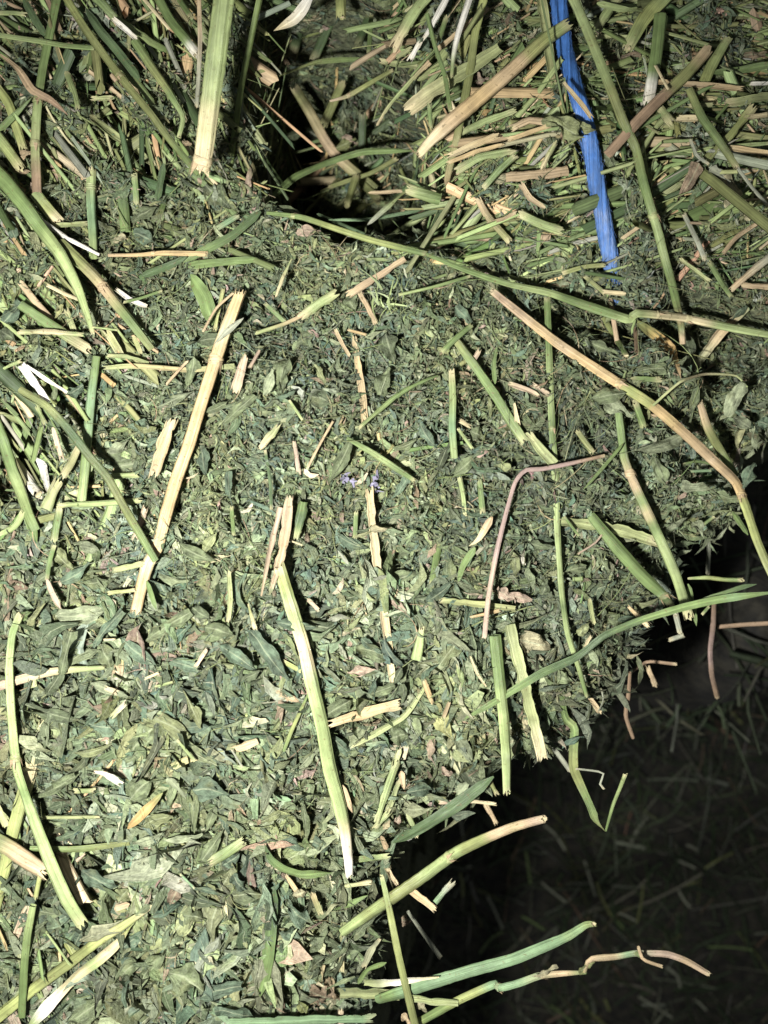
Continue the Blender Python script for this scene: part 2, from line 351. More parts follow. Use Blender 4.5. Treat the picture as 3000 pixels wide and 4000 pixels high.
LEAFT = {'L': 40, 'LD': 24, 'LT': 16, 'LY': 14, 'LP': 15, 'LB': 2.5, 'pk': .8, 'LC': 1.5}
STEMT = {'g': 24, 'pg': 24, 'ol': 22, 'st': 6, 'tn': 6, 'cr': 3, 'dg': 10, 'br': 2, 'gr': 7, 'pk': 1}
# 1. deep bed of shreds
m = 46000; u, v = sample(m, lambda u, v: np.ones_like(u)); c = coarse(u, v)
z = Hfull(u, v) + rng.uniform(-4.5, .6, m)*MM
Ls = rng.gamma(3.5, .62, m)*MM*c + 1.0*MM; Ls *= 1.15; Ws = Ls*rng.uniform(.13, .48, m)
bulk('leaf_shreds', tmpl_shard(), pos(u, v, z), frames(h_grad(u, v), rng.uniform(0, 6.283, m), rng.gamma(2, .22, m)), Ls, Ws,
     rng.normal(0, .4, m), rng.normal(0, .45, m), .11, pick_cols(m, LEAFT)*patch(u, v), M_LEAF, bale, twist=rng.normal(0, 1.3, m))
# 2. narrow curled strips
m = 36000; u, v = sample(m, lambda u, v: np.ones_like(u)); c = coarse(u, v)
z = Hfull(u, v) + rng.uniform(-3, 1.4, m)*MM
Ls = rng.gamma(4, .75, m)*MM*c + 1.2*MM; Ws = Ls*rng.uniform(.10, .32, m)
bulk('leaf_strips', tmpl_strip(), pos(u, v, z), frames(h_grad(u, v), rng.uniform(0, 6.283, m), rng.gamma(2, .25, m)), Ls, Ws,
     rng.normal(0, .7, m), np.zeros(m), .08, pick_cols(m, LEAFT)*patch(u, v), M_LEAF, bale, bend=rng.normal(0, .6, m), twist=rng.normal(0, 1.6, m))
# 3. leaflets, whole and broken
m = 9000; u, v = sample(m, lambda u, v: 1-.55*zone(u, v)); c = coarse(u, v)
z = Hfull(u, v) + rng.uniform(-2.5, 1.6, m)*MM
Ls = rng.gamma(5, .62, m)*MM*c + 2.0*MM; Ls *= 1.15+.45*sstep(2000, 2700, v)*sstep(2300, 1500, u); Ws = Ls*rng.uniform(.12, .32, m)
bulk('leaf_litter', tmpl_leaf(), pos(u, v, z), frames(h_grad(u, v), rng.uniform(0, 6.283, m), rng.gamma(2, .20, m)), Ls, Ws,
     rng.normal(0, .55, m), rng.normal(.1, .7, m), .08, pick_cols(m, LEAFT)*patch(u, v), M_LEAF, bale, bend=rng.normal(0, .4, m), twist=rng.normal(0, 1.6, m))
# 4. bits of stem
def stem_bulk(name, m, lmin, lmul, wmul, zlo, zhi, wfun, tilt=.12, table=STEMT, spread=.5):
    u, v = sample(m, wfun); z = Hfull(u, v)*.5 + Hlow(u, v)*.5 + rng.uniform(zlo, zhi, m)*MM
    Ls = rng.gamma(2.2, lmul, m)*MM + lmin*MM; Ws = np.clip(rng.gamma(4, wmul/4, m), .25, 3.2)*MM
    st = rng.random(m) < .74; yaw = np.where(st, flow(u, v)+rng.normal(0, spread, m), rng.uniform(0, 6.283, m))
    bulk(name, tmpl_stem(), pos(u, v, z), frames(h_grad(u, v), yaw, rng.gamma(2, tilt/2, m)), Ls, Ws, rng.normal(0, .10, m), np.zeros(m), .03,
         pick_cols(m, table), M_CHAFF, bale, lift_curl=False, rnd_s=True, bend=rng.normal(0, .12, m))
stem_bulk('stem_chaff', 3000, 1.4, 1.5, .42, -2.5, 1.5, lambda u, v: .09+.91*zone(u, v))
stem_bulk('stem_fibres', 4200, 7.0, 5.0, .6, -4.5, 1.6, lambda u, v: .004+.996*zone(u, v)**1.2, spread=.16, table={'g': 20, 'pg': 30, 'ol': 20, 'st': 8, 'tn': 5, 'cr': 4, 'gr': 10})
stem_bulk('stem_litter', 1200, 10.0, 7.0, 1.7, -6.5, .6, lambda u, v: 1.0*zone(u, v)**1.3, spread=.22, table={'g': 26, 'pg': 24, 'ol': 22, 'st': 7, 'tn': 6, 'cr': 3, 'dg': 16, 'gr': 6})
# 5. fine fibres
m = 14000; u, v = sample(m, lambda u, v: np.ones_like(u)); z = Hfull(u, v)+rng.uniform(-.8, 2.0, m)*MM
Ls = rng.gamma(3, 1.1, m)*MM+1.5*MM; Ws = rng.uniform(.08, .26, m)*MM
bulk('fine_fibres', tmpl_strip(), pos(u, v, z), frames(h_grad(u, v), rng.uniform(0, 6.283, m), rng.gamma(2, .2, m)), Ls, Ws, rng.normal(0, .5, m), np.zeros(m), .03,
     pick_cols(m, {'LP': 4, 'LY': 4, 'LC': 1, 'pk': .5, 'L': 8, 'LT': 3, 'cr': .3}), M_LEAF, bale, bend=rng.normal(0, .8, m))

# fine slivers lying over the leaves
m = 24000; u, v = sample(m, lambda u, v: 1-.6*sstep(2000, 2700, v)*sstep(2300, 1500, u)); c = coarse(u, v); z = Hfull(u, v)+rng.uniform(.4, 2.4, m)*MM
Ls = rng.gamma(3, .6, m)*MM*c + .9*MM; Ws = Ls*rng.uniform(.12, .36, m)
bulk('leaf_slivers', tmpl_strip(4), pos(u, v, z), frames(h_grad(u, v, Hfull), rng.uniform(0, 6.283, m), rng.gamma(2, .15, m)), Ls, Ws, rng.normal(0, .6, m), np.zeros(m), .09,
     pick_cols(m, LEAFT)*patch(u, v), M_LEAF, bale, bend=rng.normal(0, .6, m), twist=rng.normal(0, 1.5, m))
# loose wisps along the rim
m = 60000; u = rng.uniform(1100, 3300, m); v = rng.uniform(1300, 4200, m); s = edge_sd(u, v); ok = (s < 70) & (s > -95+rng.uniform(0, 80, m)); u, v = u[ok][:4200], v[ok][:4200]; m = len(u)
z = Hrest(u, v)+rng.uniform(-16, 1, m)*MM; Ls = rng.gamma(3.5, 1.3, m)*MM+2*MM; Ws = np.minimum(Ls*rng.uniform(.06, .34, m), 2.2*MM)
bulk('rim_wisps', tmpl_leaf(6), pos(u, v, z), frames(np.tile([.5, -.35, 1.], (m, 1)), rng.uniform(0, 6.283, m), rng.gamma(2, .3, m)), Ls, Ws, rng.normal(0, .7, m), rng.normal(.1, .6, m), .08,
     pick_cols(m, LEAFT)*patch(u, v), M_LEAF, bale, bend=rng.normal(0, .6, m), twist=rng.normal(0, 1.6, m))
# hair-thin strands woven over the top
m = 1800; u, v = sample(m, lambda u, v: np.ones_like(u)); z = Hfull(u, v)*.4+Hlow(u, v)*.6+rng.uniform(1.0, 3.5, m)*MM
Ls = rng.gamma(3, 2.6, m)*MM+4*MM; Ws = rng.uniform(.09, .19, m)*MM
bulk('hair_strands', tmpl_strip(9), pos(u, v, z), frames(h_grad(u, v), rng.uniform(0, 6.283, m), rng.gamma(2, .08, m)), Ls, Ws, rng.normal(0, .25, m), np.zeros(m), .02,
     pick_cols(m, {'LP': 4, 'LY': 4, 'tn': 1, 'L': 5, 'pg': 3}), M_LEAF, bale, bend=rng.normal(0, .9, m))
# the rest of the bale top, round the photographed patch
m = 44000; u = rng.uniform(-1350, 4150, m); v = rng.uniform(-1350, 5100, m); ok = ((u < -200) | (u > 3200) | (v < -200) | (v > 4200)) & (edge_sd(u, v) > -20); u, v = u[ok], v[ok]; m = len(u)
z = Hfull(u, v)+rng.uniform(-4, 1, m)*MM; Ls = rng.gamma(3.5, 1.1, m)*MM+1.5*MM; Ws = Ls*rng.uniform(.15, .5, m)
bulk('outer_litter', tmpl_shard(6), pos(u, v, z), frames(h_grad(u, v), rng.uniform(0, 6.283, m), rng.gamma(2, .22, m)), Ls, Ws,
     rng.normal(0, .4, m), rng.normal(0, .45, m), .11, pick_cols(m, LEAFT)*patch(u, v), M_LEAF, bale, twist=rng.normal(0, 1.3, m))
# 6. the crumbling side of the bale, below the rim
m = 16000; u = rng.uniform(1100, 3400, m); v = rng.uniform(1300, 4300, m); s = edge_sd(u, v); ok = (s < 30) & (s > -260); u, v = u[ok], v[ok]; m = len(u)
z = Hlow(u, v)+rng.uniform(-8, 4, m)*MM; Ls = rng.gamma(4, .8, m)*MM+1.5*MM; Ws = Ls*rng.uniform(.15, .5, m)
bulk('rim_litter', tmpl_leaf(4), pos(u, v, z), frames(h_grad(u, v), rng.uniform(0, 6.283, m), rng.gamma(2, .3, m)), Ls, Ws, rng.normal(0, .5, m), rng.normal(.1, .4, m), .08,
     pick_cols(m, LEAFT)*patch(u, v), M_LEAF, bale)
# hay on the floor
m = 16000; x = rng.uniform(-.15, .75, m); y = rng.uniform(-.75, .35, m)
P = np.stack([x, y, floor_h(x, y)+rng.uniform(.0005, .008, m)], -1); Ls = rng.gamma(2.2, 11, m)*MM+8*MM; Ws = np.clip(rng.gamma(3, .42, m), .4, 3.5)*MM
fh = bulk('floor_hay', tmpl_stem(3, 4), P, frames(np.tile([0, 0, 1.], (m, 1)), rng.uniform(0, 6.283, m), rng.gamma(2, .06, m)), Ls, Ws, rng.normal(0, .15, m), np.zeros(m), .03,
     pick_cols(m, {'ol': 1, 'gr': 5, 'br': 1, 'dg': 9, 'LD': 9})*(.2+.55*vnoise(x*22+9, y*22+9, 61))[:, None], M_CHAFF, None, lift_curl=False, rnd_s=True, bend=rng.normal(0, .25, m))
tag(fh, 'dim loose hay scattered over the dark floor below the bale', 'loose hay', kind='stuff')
# ---------------------------------------------------------------- single stems
def catmull(P, step):
    P = np.asarray(P, float)
    if len(P) == 2: Q = P
    else:
        E = np.vstack([2*P[0]-P[1], P, 2*P[-1]-P[-2]]); out = []
        for i in range(1, len(E)-2):
            t = np.linspace(0, 1, 9)[:-1, None]; a, b, c, d = E[i-1], E[i], E[i+1], E[i+2]
            out.append(b*(2*t**3-3*t*t+1)+c*(3*t*t-2*t**3)+.30*(c-a)*(t**3-2*t*t+t)+.30*(d-b)*(t**3-t*t))
        Q = np.vstack(out+[P[-1:]])
    L = np.r_[0, np.cumsum(np.linalg.norm(np.diff(Q, axis=0), axis=1))]
    k = max(6, int(L[-1]/step)); s = np.linspace(0, L[-1], k+1)
    return np.stack([np.interp(s, L, Q[:, j]) for j in range(Q.shape[1])], -1), s
def path3d(c, pts, h, follow=.45):
    px = np.array([cpx(c, p) for p in pts]); hs = np.interp(np.linspace(0, 1, len(pts)), np.linspace(0, 1, len(np.atleast_1d(h))), np.atleast_1d(h).astype(float))*MM
    zs = np.array([surf_at(a, b) for a, b in px])
    L = np.r_[0, np.cumsum(np.linalg.norm(np.diff(px, axis=0), axis=1))]
    fit = np.polyval(np.polyfit(L, zs, 1), L) if len(L) > 1 else zs
    z = fit+follow*(zs-fit)+hs+np.where((hs > 0) & (hs < .0071), .0013, 0)+np.where(hs > 0, .003, 0)*zone(px[:, 0], px[:, 1])
    return np.array([at(a, b, ZT+q) for (a, b), q in zip(px, z)])
def frames_path(P):
    T = np.gradient(P, axis=0); T /= np.linalg.norm(T, axis=1, keepdims=True)
    up = np.array([0, 0, 1.]); sd = np.cross(T, up); sd /= np.maximum(np.linalg.norm(sd, axis=1, keepdims=True), 1e-6); U = np.cross(sd, T); return T, sd, U
def stalk_mesh(P, s, R, code, kind, ends, rs):
    """R radius per station; ends: which ends are broken and pale"""
    T, sd, up = frames_path(P); k = len(P); t = s/s[-1]; seed = int(rs.integers(1e6))
    wob = 1+.10*(vnoise(s*900, np.full(k, .5), seed)-.5)+.10*(vnoise(s*220, np.full(k, .5), seed+1)-.5); R = R*wob
    col = colgrad(code, t+.25*(vnoise(s*260, np.full(k, 3.5), seed+5)-.5))
    n = {'stem': 22, 'split': 18, 'blade': 7, 'twig': 8}[kind]
    V = np.zeros((k, n, 3)); C = np.zeros((k, n, 3)); S = np.zeros((k, n, 3)); j = np.arange(n); r0 = rs.random()*10
    if kind in ('stem', 'twig'):
        th = 2*np.pi*j/n; ph = rs.random()*6.28
        pr = 1+.09*np.cos(4*th+ph)+.05*np.cos(7*th+2*ph); lines = .80+.36*vnoise(th*4.6, np.zeros(n), seed+3)
        if kind == 'twig': pr = 1+.05*np.cos(3*th); lines = np.ones(n)
        fl = rs.uniform(.6, .85)
        for i in range(k):
            tw = .5*(t[i]-.5)*rs.uniform(.9, 1.1)
            V[i] = P[i]+R[i]*(np.cos(th+tw)*pr)[:, None]*sd[i]+R[i]*fl*(np.sin(th+tw)*pr)[:, None]*up[i]
            side = vnoise(np.cos(th)*1.5+9, np.sin(th)*1.5+t[i]*5, seed+9)
            C[i] = col[i]*((.84+.32*side)*lines)[:, None]; S[i] = np.stack([np.full(n, s[i]), .5+.5*np.cos(th)+.15*th/6.28, np.full(n, r0)], -1)
        closed = True
    elif kind == 'split':      # a stem split lengthwise, pale hollow side up
        half = n//2; a = np.linspace(-1.25, 1.25, half)
        deep = rs.uniform(.25, .45); flip = 1 if rs.random() < .65 else -1
        ox, oy = np.sin(a)/np.sin(1.25), -flip*(np.cos(a)-.6)*deep*2.2
        ix, iy = ox[::-1]*.90, oy[::-1]+.16
        X = np.r_[ox, ix]; Y = np.r_[oy, iy]; Y = Y + .05*np.sin(X*17+seed)
        inner = np.r_[np.zeros(half), np.ones(half)]
        pale = .45*CC['cr']+.55*CC['pg'] if 'g' in code else (CC['wh'] if 'wh' in code else .5*CC['cr']+.5*colgrad(code, np.array([.5]))[0])
        for i in range(k):
            ew = 1-.38*np.clip(vnoise(np.full(n, s[i]*700), np.where(X < 0, 3., 7.), seed+11)-.45, 0, 1)*2*np.abs(X)
            V[i] = P[i]+R[i]*(X*ew)[:, None]*sd[i]+R[i]*(Y+.10*np.sin(s[i]*900+seed))[:, None]*up[i]
            f = (inner*.45 if flip > 0 else inner*0)[:, None]; st = (.55+.8*vnoise(X*6+seed % 97, np.full(n, s[i]*90), seed))[:, None]
            C[i] = (col[i]*(1-f)+pale*f)*st; S[i] = np.stack([np.full(n, s[i]), X*.6+inner, np.full(n, r0)], -1)
        closed = True
    else:                      # grass blade / leaf strip
        a = np.linspace(-1, 1, n); fold = rs.uniform(-.5, .5); tw = rs.uniform(-.8, .8)
        for i in range(k):
            an = tw*(t[i]-.5)*2+.25*math.sin(t[i]*9+seed); y = fold*(1-np.abs(a))+.10*np.sin(a*5+t[i]*11)
            dx = a*math.cos(an)-y*math.sin(an); dy = a*math.sin(an)+y*math.cos(an)
            V[i] = P[i]+R[i]*dx[:, None]*sd[i]+R[i]*dy[:, None]*up[i]
            C[i] = col[i]*(.85+.3*vnoise(a*3+20, np.full(n, t[i]*4), seed))[:, None]; C[i][n//2] *= 1.3
            S[i] = np.stack([np.full(n, s[i]), a*.6, np.full(n, r0)], -1)
        closed = False
    # broken ends: uneven length and paler
    for e, i0 in (('b', 0), ('e', k-1)):
        if e in ends:
            d = -T[i0] if e == 'b' else T[i0]
            V[i0] += d*(rs.uniform(-.6, .9, n)*R[i0]*(1.5 if kind == 'split' else 1))[:, None]
            dist = np.abs(s-s[i0]); f = np.clip(1-dist/(R[i0]*2.0), 0, 1)[:, None, None]*rs.uniform(.25, .7)
            C = C*(1-f)+CC['cr']*f
    q = np.arange(k*n).reshape(k, n)
    if closed: a_, b_ = q, np.roll(q, -1, 1)
    else: a_, b_ = q[:, :-1], q[:, 1:]
    F = np.stack([a_[:-1], b_[:-1], b_[1:], a_[1:]], -1).reshape(-1, 4)
    return V.reshape(-1, 3), F, np.clip(C, .01, .88).reshape(-1, 3), S.reshape(-1, 3)
def end_mesh(p, d, sd, up, r, rs):     # torn pith with a few splinters
    n = 10; V = [p-d*r*.25]; C = [CC['cr']*.8]; F = []
    for j in range(n):
        a = 2*math.pi*j/n; q = p+d*r*rs.uniform(-.25, .15)+(sd*math.cos(a)+up*math.sin(a)*.72)*r*.80; V.append(q); C.append(CC['cr']*rs.uniform(.75, 1.05))
    for j in range(n): F.append((0, 1+j, 1+(j+1) % n))
    for _ in range(int(rs.integers(2, 5))):
        a = rs.random()*6.28; o = (sd*math.cos(a)+up*math.sin(a)*.8); q = p+o*r*.8; l = r*rs.uniform(.3, 1.1); b = len(V)
        side = np.cross(d, o)*r*rs.uniform(.08, .2)
        V += [q-side-d*r*.3, q+side-d*r*.3, q+d*l+o*r*rs.uniform(-.1, .4)+side*rs.uniform(-1, 1)]; C += [CC['cr']*.9]*3; F.append((b, b+1, b+2))
    V = np.array(V); S = np.zeros_like(V); S[:, 0] = V[:, 0]*3; S[:, 1] = V[:, 1]*300
    return V, np.array(F), np.clip(np.array(C), 0, .88), S
def node_mesh(p, d, sd, up, r, col, rs):   # swollen joint with a dried stipule
    n, k = 14, 7; V = []; C = []; F = []
    for i in range(k):
        x = (i/(k-1)-.5)*2; rr = r*(1.0+.13*(1-x*x)+.05*rs.normal())
        for j in range(n):
            a = 2*math.pi*j/n; V.append(p+d*x*r*.8+(sd*math.cos(a)+up*.88*math.sin(a))*rr*(1+.07*rs.normal())); C.append(col*rs.uniform(.8, 1.15))
    F4 = [(i*n+j, i*n+(j+1) % n, (i+1)*n+(j+1) % n, (i+1)*n+j) for i in range(k-1) for j in range(n)]
    F3 = []
    for q in range(3):
        a = rs.uniform(-.4, 3.5); o = sd*math.cos(a)+up*math.sin(a); b = len(V); w = np.cross(d, o)*r*.4
        V += [p+o*r*1.1-w, p+o*r*1.1+w, p+o*r*rs.uniform(1.2, 1.9)+d*r*rs.uniform(1, 2.4)]; C += [CC['tn']*.9]*3; F3.append((b, b+1, b+2))
    V = np.array(V); S = np.zeros_like(V); S[:, 0] = V[:, 0]; S[:, 1] = V[:, 1]*200
    return V, [np.array(F4), np.array(F3)], np.clip(np.array(C), 0, .85), S
def rad_profile(wd, c, t, z):
    wd = np.atleast_1d(wd).astype(float); px = np.interp(t, np.linspace(0, 1, len(wd)), wd)/1.659
    return .5*.87*px/PXM*(CAMZ-z)/.20
def build_stem(c, pts, wd, code, kind='stem', h=2.0, nodes=(), ends='be', follow=.45, rs=None):
    P = path3d(c, pts, h, follow); P, s = catmull(P, .0011)
    R = rad_profile(wd, c, s/s[-1], P[:, 2])
    if kind == 'blade':
        f = np.minimum(1, np.minimum((1-s/s[-1])*7+.15, (s/s[-1])*7+.25)); R = R*f
    return P, s, R
SEED = [100]
def make_stem(label, c, pts, wd, code, kind='stem', h=2.0, nodes=(), ends='be', follow=.45, name=None, cat=None, group='loose stems lying on the bale', parent=None):
    SEED[0] += 1; rs = np.random.default_rng(SEED[0])
    P, s, R = build_stem(c, pts, wd, code, kind, h, nodes, ends, follow)
    pe = ''.join(e for e in ends if kind in ('stem', 'split', 'twig'))
    V, F, C, S = stalk_mesh(P, s, R, code, kind, pe, rs)
    mat = M_STEM
    if parent is not None:     # a minor piece: a part of the bale
        return link('stem_piece', mesh_from('stem_piece', V-BL, F, C, S, mat), parent)
    base = P[0]
    nm = name or {'stem': 'dry_stem', 'split': 'split_stem', 'blade': 'grass_blade', 'twig': 'thin_twig'}[kind]
    T, sd, up = frames_path(P)
    solid = kind in ('stem',)
    parts = []
    if solid:
        for e, i in (('b', 0), ('e', len(P)-1)):
            if e in ends: parts.append(('torn_end', end_mesh(P[i], -T[i] if e == 'b' else T[i], sd[i], up[i], R[i], rs), M_PITH))
    for q in nodes:
        i = int(round(q*(len(P)-1))); parts.append(('node', node_mesh(P[i], T[i], sd[i], up[i], R[i], colgrad(code, np.array([q]))[0]*.8+CC['tn']*.2, rs), M_STEM))
    if parts:
        root = link(nm, None, None, base); root.empty_display_size = .003
        link('stalk', mesh_from('stalk', V-base, F, C, S, mat), root)
        for pn, (v, f, cc, ss), mm in parts: link(pn, mesh_from(pn, v-base, f, cc, ss, mm), root)
    else:
        root = link(nm, mesh_from(nm, V-base, F, C, S, mat), None, base)
    tag(root, label, cat or {'stem': 'stem', 'split': 'stem', 'blade': 'grass blade', 'twig': 'twig'}[kind], group)
    return root

# ---------------------------------------------------------------- single leaves
def leaf_verts(L, W, curl, fold, wave, bend, rs, serr=.05, cut=1.0, k=16, n=9):
    V = np.zeros((k+1, n, 3)); S = np.zeros((k+1, n, 3)); a = np.linspace(-1, 1, n); ph = rs.random()*6.28; tw = rs.normal()*1.1
    t0 = rs.uniform(0, .10) if rs.random() < .7 else rs.uniform(.12, .3)      # some are torn off short of base or tip
    t1 = rs.uniform(.96, 1) if rs.random() < .75 else rs.uniform(.7, .88); sdd = int(rs.integers(1e6))
    for i in range(k+1):
        f = i/k; t = t0+(t1-t0)*f; wd = .5*W*(math.sin(math.pi*min(1, (t**.85)*.96+.03))**1.25)
        rag = 1-.6*np.clip(vnoise(np.array([f*3.5, f*3.5]), np.array([2., 9.]), sdd)-.5, 0, 1)*2+rs.normal(size=2)*serr*.6
        side = np.where(a < 0, rag[0], rag[1]); x = (f-.5)*L+(np.abs(a)**2)*L*.05*rs.normal()*(1 if i in (0, k) else .3)
        y0 = a*wd*side; z0 = fold*np.abs(a)*wd+wave*W*np.sin(f*9+ph+a*1.6)*np.abs(a)*.4+.28*W*(vnoise(a*2.2+30, np.full(n, f*5), sdd+3)-.5)
        an = tw*(f-.5); y = y0*math.cos(an)-z0*math.sin(an)+bend*L*((f-.5)**2); z = y0*math.sin(an)+z0*math.cos(an)+curl*L*((f-.5)**2)
        V[i] = np.stack([x, y, z], -1); S[i] = np.stack([np.full(n, t), a, np.zeros(n)], -1)
    q = np.arange((k+1)*n).reshape(k+1, n)
    F = np.stack([q[:-1, :-1], q[1:, :-1], q[1:, 1:], q[:-1, 1:]], -1).reshape(-1, 4)
    return V.reshape(-1, 3), F, S.reshape(-1, 3)
def place_leaf(c, p0, p1, wd, code, h=2.5, curl=.25, fold=.25, tilt=(0, 0), seed=None, parent=None, cut=1.0):
    SEED[0] += 1; rs = np.random.default_rng(SEED[0]); a, b = cpx(c, p0), cpx(c, p1)
    h = h-.2 if 0 < h < 6 else h; A = at(*a, ZT+surf_at(*a)+h*MM); B = at(*b, ZT+surf_at(*b)+h*MM); d = B-A; L = np.linalg.norm(d); d /= L
    up = np.array([tilt[0], tilt[1], 1.]); up -= d*(up@d); up /= np.linalg.norm(up); sd = np.cross(up, d)
    W = .82*wd/1.659/PXM*(CAMZ-A[2])/.2
    V, F, S = leaf_verts(L, W, curl*rs.uniform(-1, 1)-.05, fold*rs.uniform(.2, 1)*(1 if rs.random() < .6 else -1), rs.uniform(.3, .9), rs.uniform(-.3, .3), rs, cut=cut)
    mid = (A+B)/2; Wd = mid+V[:, :1]*d+V[:, 1:2]*sd+V[:, 2:]*up
    col = CC[code]*np.exp(rs.normal()*.12); C = np.repeat(col[None], len(Wd), 0)*(.6+.8*vnoise(V[:, :1]*700+7, V[:, 1:2]*1600+7, SEED[0]))
    return Wd, F, np.clip(C, .01, .85), S, mid
def traced_leaf(*a, **k):      # part of the bale
    Wd, F, C, S, mid = place_leaf(*a, **k)
    return link('leaf', mesh_from('leaf', Wd-mid, F, C, S, M_LEAF), bale, mid-BL)

# ---------------------------------------------------------------- blue twine
def make_twine():
    px = [(2140, -330), (2179, -20), (2208, 200), (2255, 370), (2287, 480), (2312, 600), (2333, 720), (2352, 830), (2372, 940), (2392, 1060), (2405, 1180)]
    hs = [8, 7.0, 6.5, 6.0, 4.6, 5.6, 6.2, 6.0, 4.0, .6, -4.0]
    P = np.array([at(a, b, ZT+surf_at(a, b)+h*MM) for (a, b), h in zip(px, hs)]); P, s = catmull(P, .0005)
    T, sd, up = frames_path(P); n = 40; k = len(P); V = np.zeros((k, n, 3)); C = np.zeros((k, n, 3)); S = np.zeros((k, n, 3)); rs = np.random.default_rng(5)
    th = 2*np.pi*np.arange(n)/n; R = .5*63/PXM*(CAMZ-P[:, 2])/.2*(1+.10*(vnoise(s*160, np.full(k, .1), 77)-.5))
    for i in range(k):
        tw = s[i]*95
        pr = 1+.05*np.cos(7*(th+tw))+.05*np.cos(13*(th+tw*1.05)+1)+.035*np.cos(23*(th+tw)+2)+.02*rs.normal(size=n)
        V[i] = P[i]+R[i]*(np.cos(th)*pr)[:, None]*sd[i]+R[i]*.74*(np.sin(th)*pr)[:, None]*up[i]
        st = .75+.55*vnoise((th+tw)*6, np.full(n, s[i]*60), 88)
        dust = np.clip((s[i]/s[-1]-.45)*1.3, 0, .55)*vnoise(th*5+s[i]*900, np.full(n, s[i]*700), 91)
        C[i] = np.array([.048, .135, .37])*(.5+.5*st[:, None])*(1-dust[:, None])+np.array([.12, .13, .10])*dust[:, None]; S[i] = np.stack([np.full(n, s[i]*.6), (th+tw)/6.28*2.2, np.zeros(n)], -1)
    q = np.arange(k*n).reshape(k, n); b_ = np.roll(q, -1, 1); F = np.stack([q[:-1], b_[:-1], b_[1:], q[1:]], -1).reshape(-1, 4)
    base = P[0]; root = link('baling_twine', None, None, base); root.empty_display_size = .004
    tag(root, 'blue plastic baling twine pressed into the hay at top right', 'twine')
    link('strand', mesh_from('strand', V.reshape(-1, 3)-base, F, C.reshape(-1, 3), S.reshape(-1, 3), M_TWINE), root)
    m = 900; i = rs.integers(2, k-2, m); a = rs.uniform(-.3, 3.44, m)
    o = np.cos(a)[:, None]*sd[i]+.62*np.sin(a)[:, None]*up[i]; A = P[i]+o*R[i][:, None]*.97
    dr = T[i]*rs.choice([-1, 1], m)[:, None]*rs.uniform(.4, 1, m)[:, None]+o*rs.uniform(.02, .28, m)[:, None]+rs.normal(size=(m, 3))*.2
    l = rs.gamma(2, .00035, m)+.0004; B = A+dr*l[:, None]; w = np.cross(dr, [0, 0, 1.]); w /= np.linalg.norm(w, axis=1, keepdims=True)+1e-9; w *= .000018
    V = np.stack([A-w, A+w, B+w*.4, B-w*.4], 1).reshape(-1, 3)
    C = np.repeat(np.array([.12, .19, .40])[None], len(V), 0)
    fz = link('fuzz', mesh_from('fuzz', V-base, np.arange(4*m).reshape(m, 4), C, V*20, M_TWINE), root); fz['kind'] = 'stuff'
make_twine()
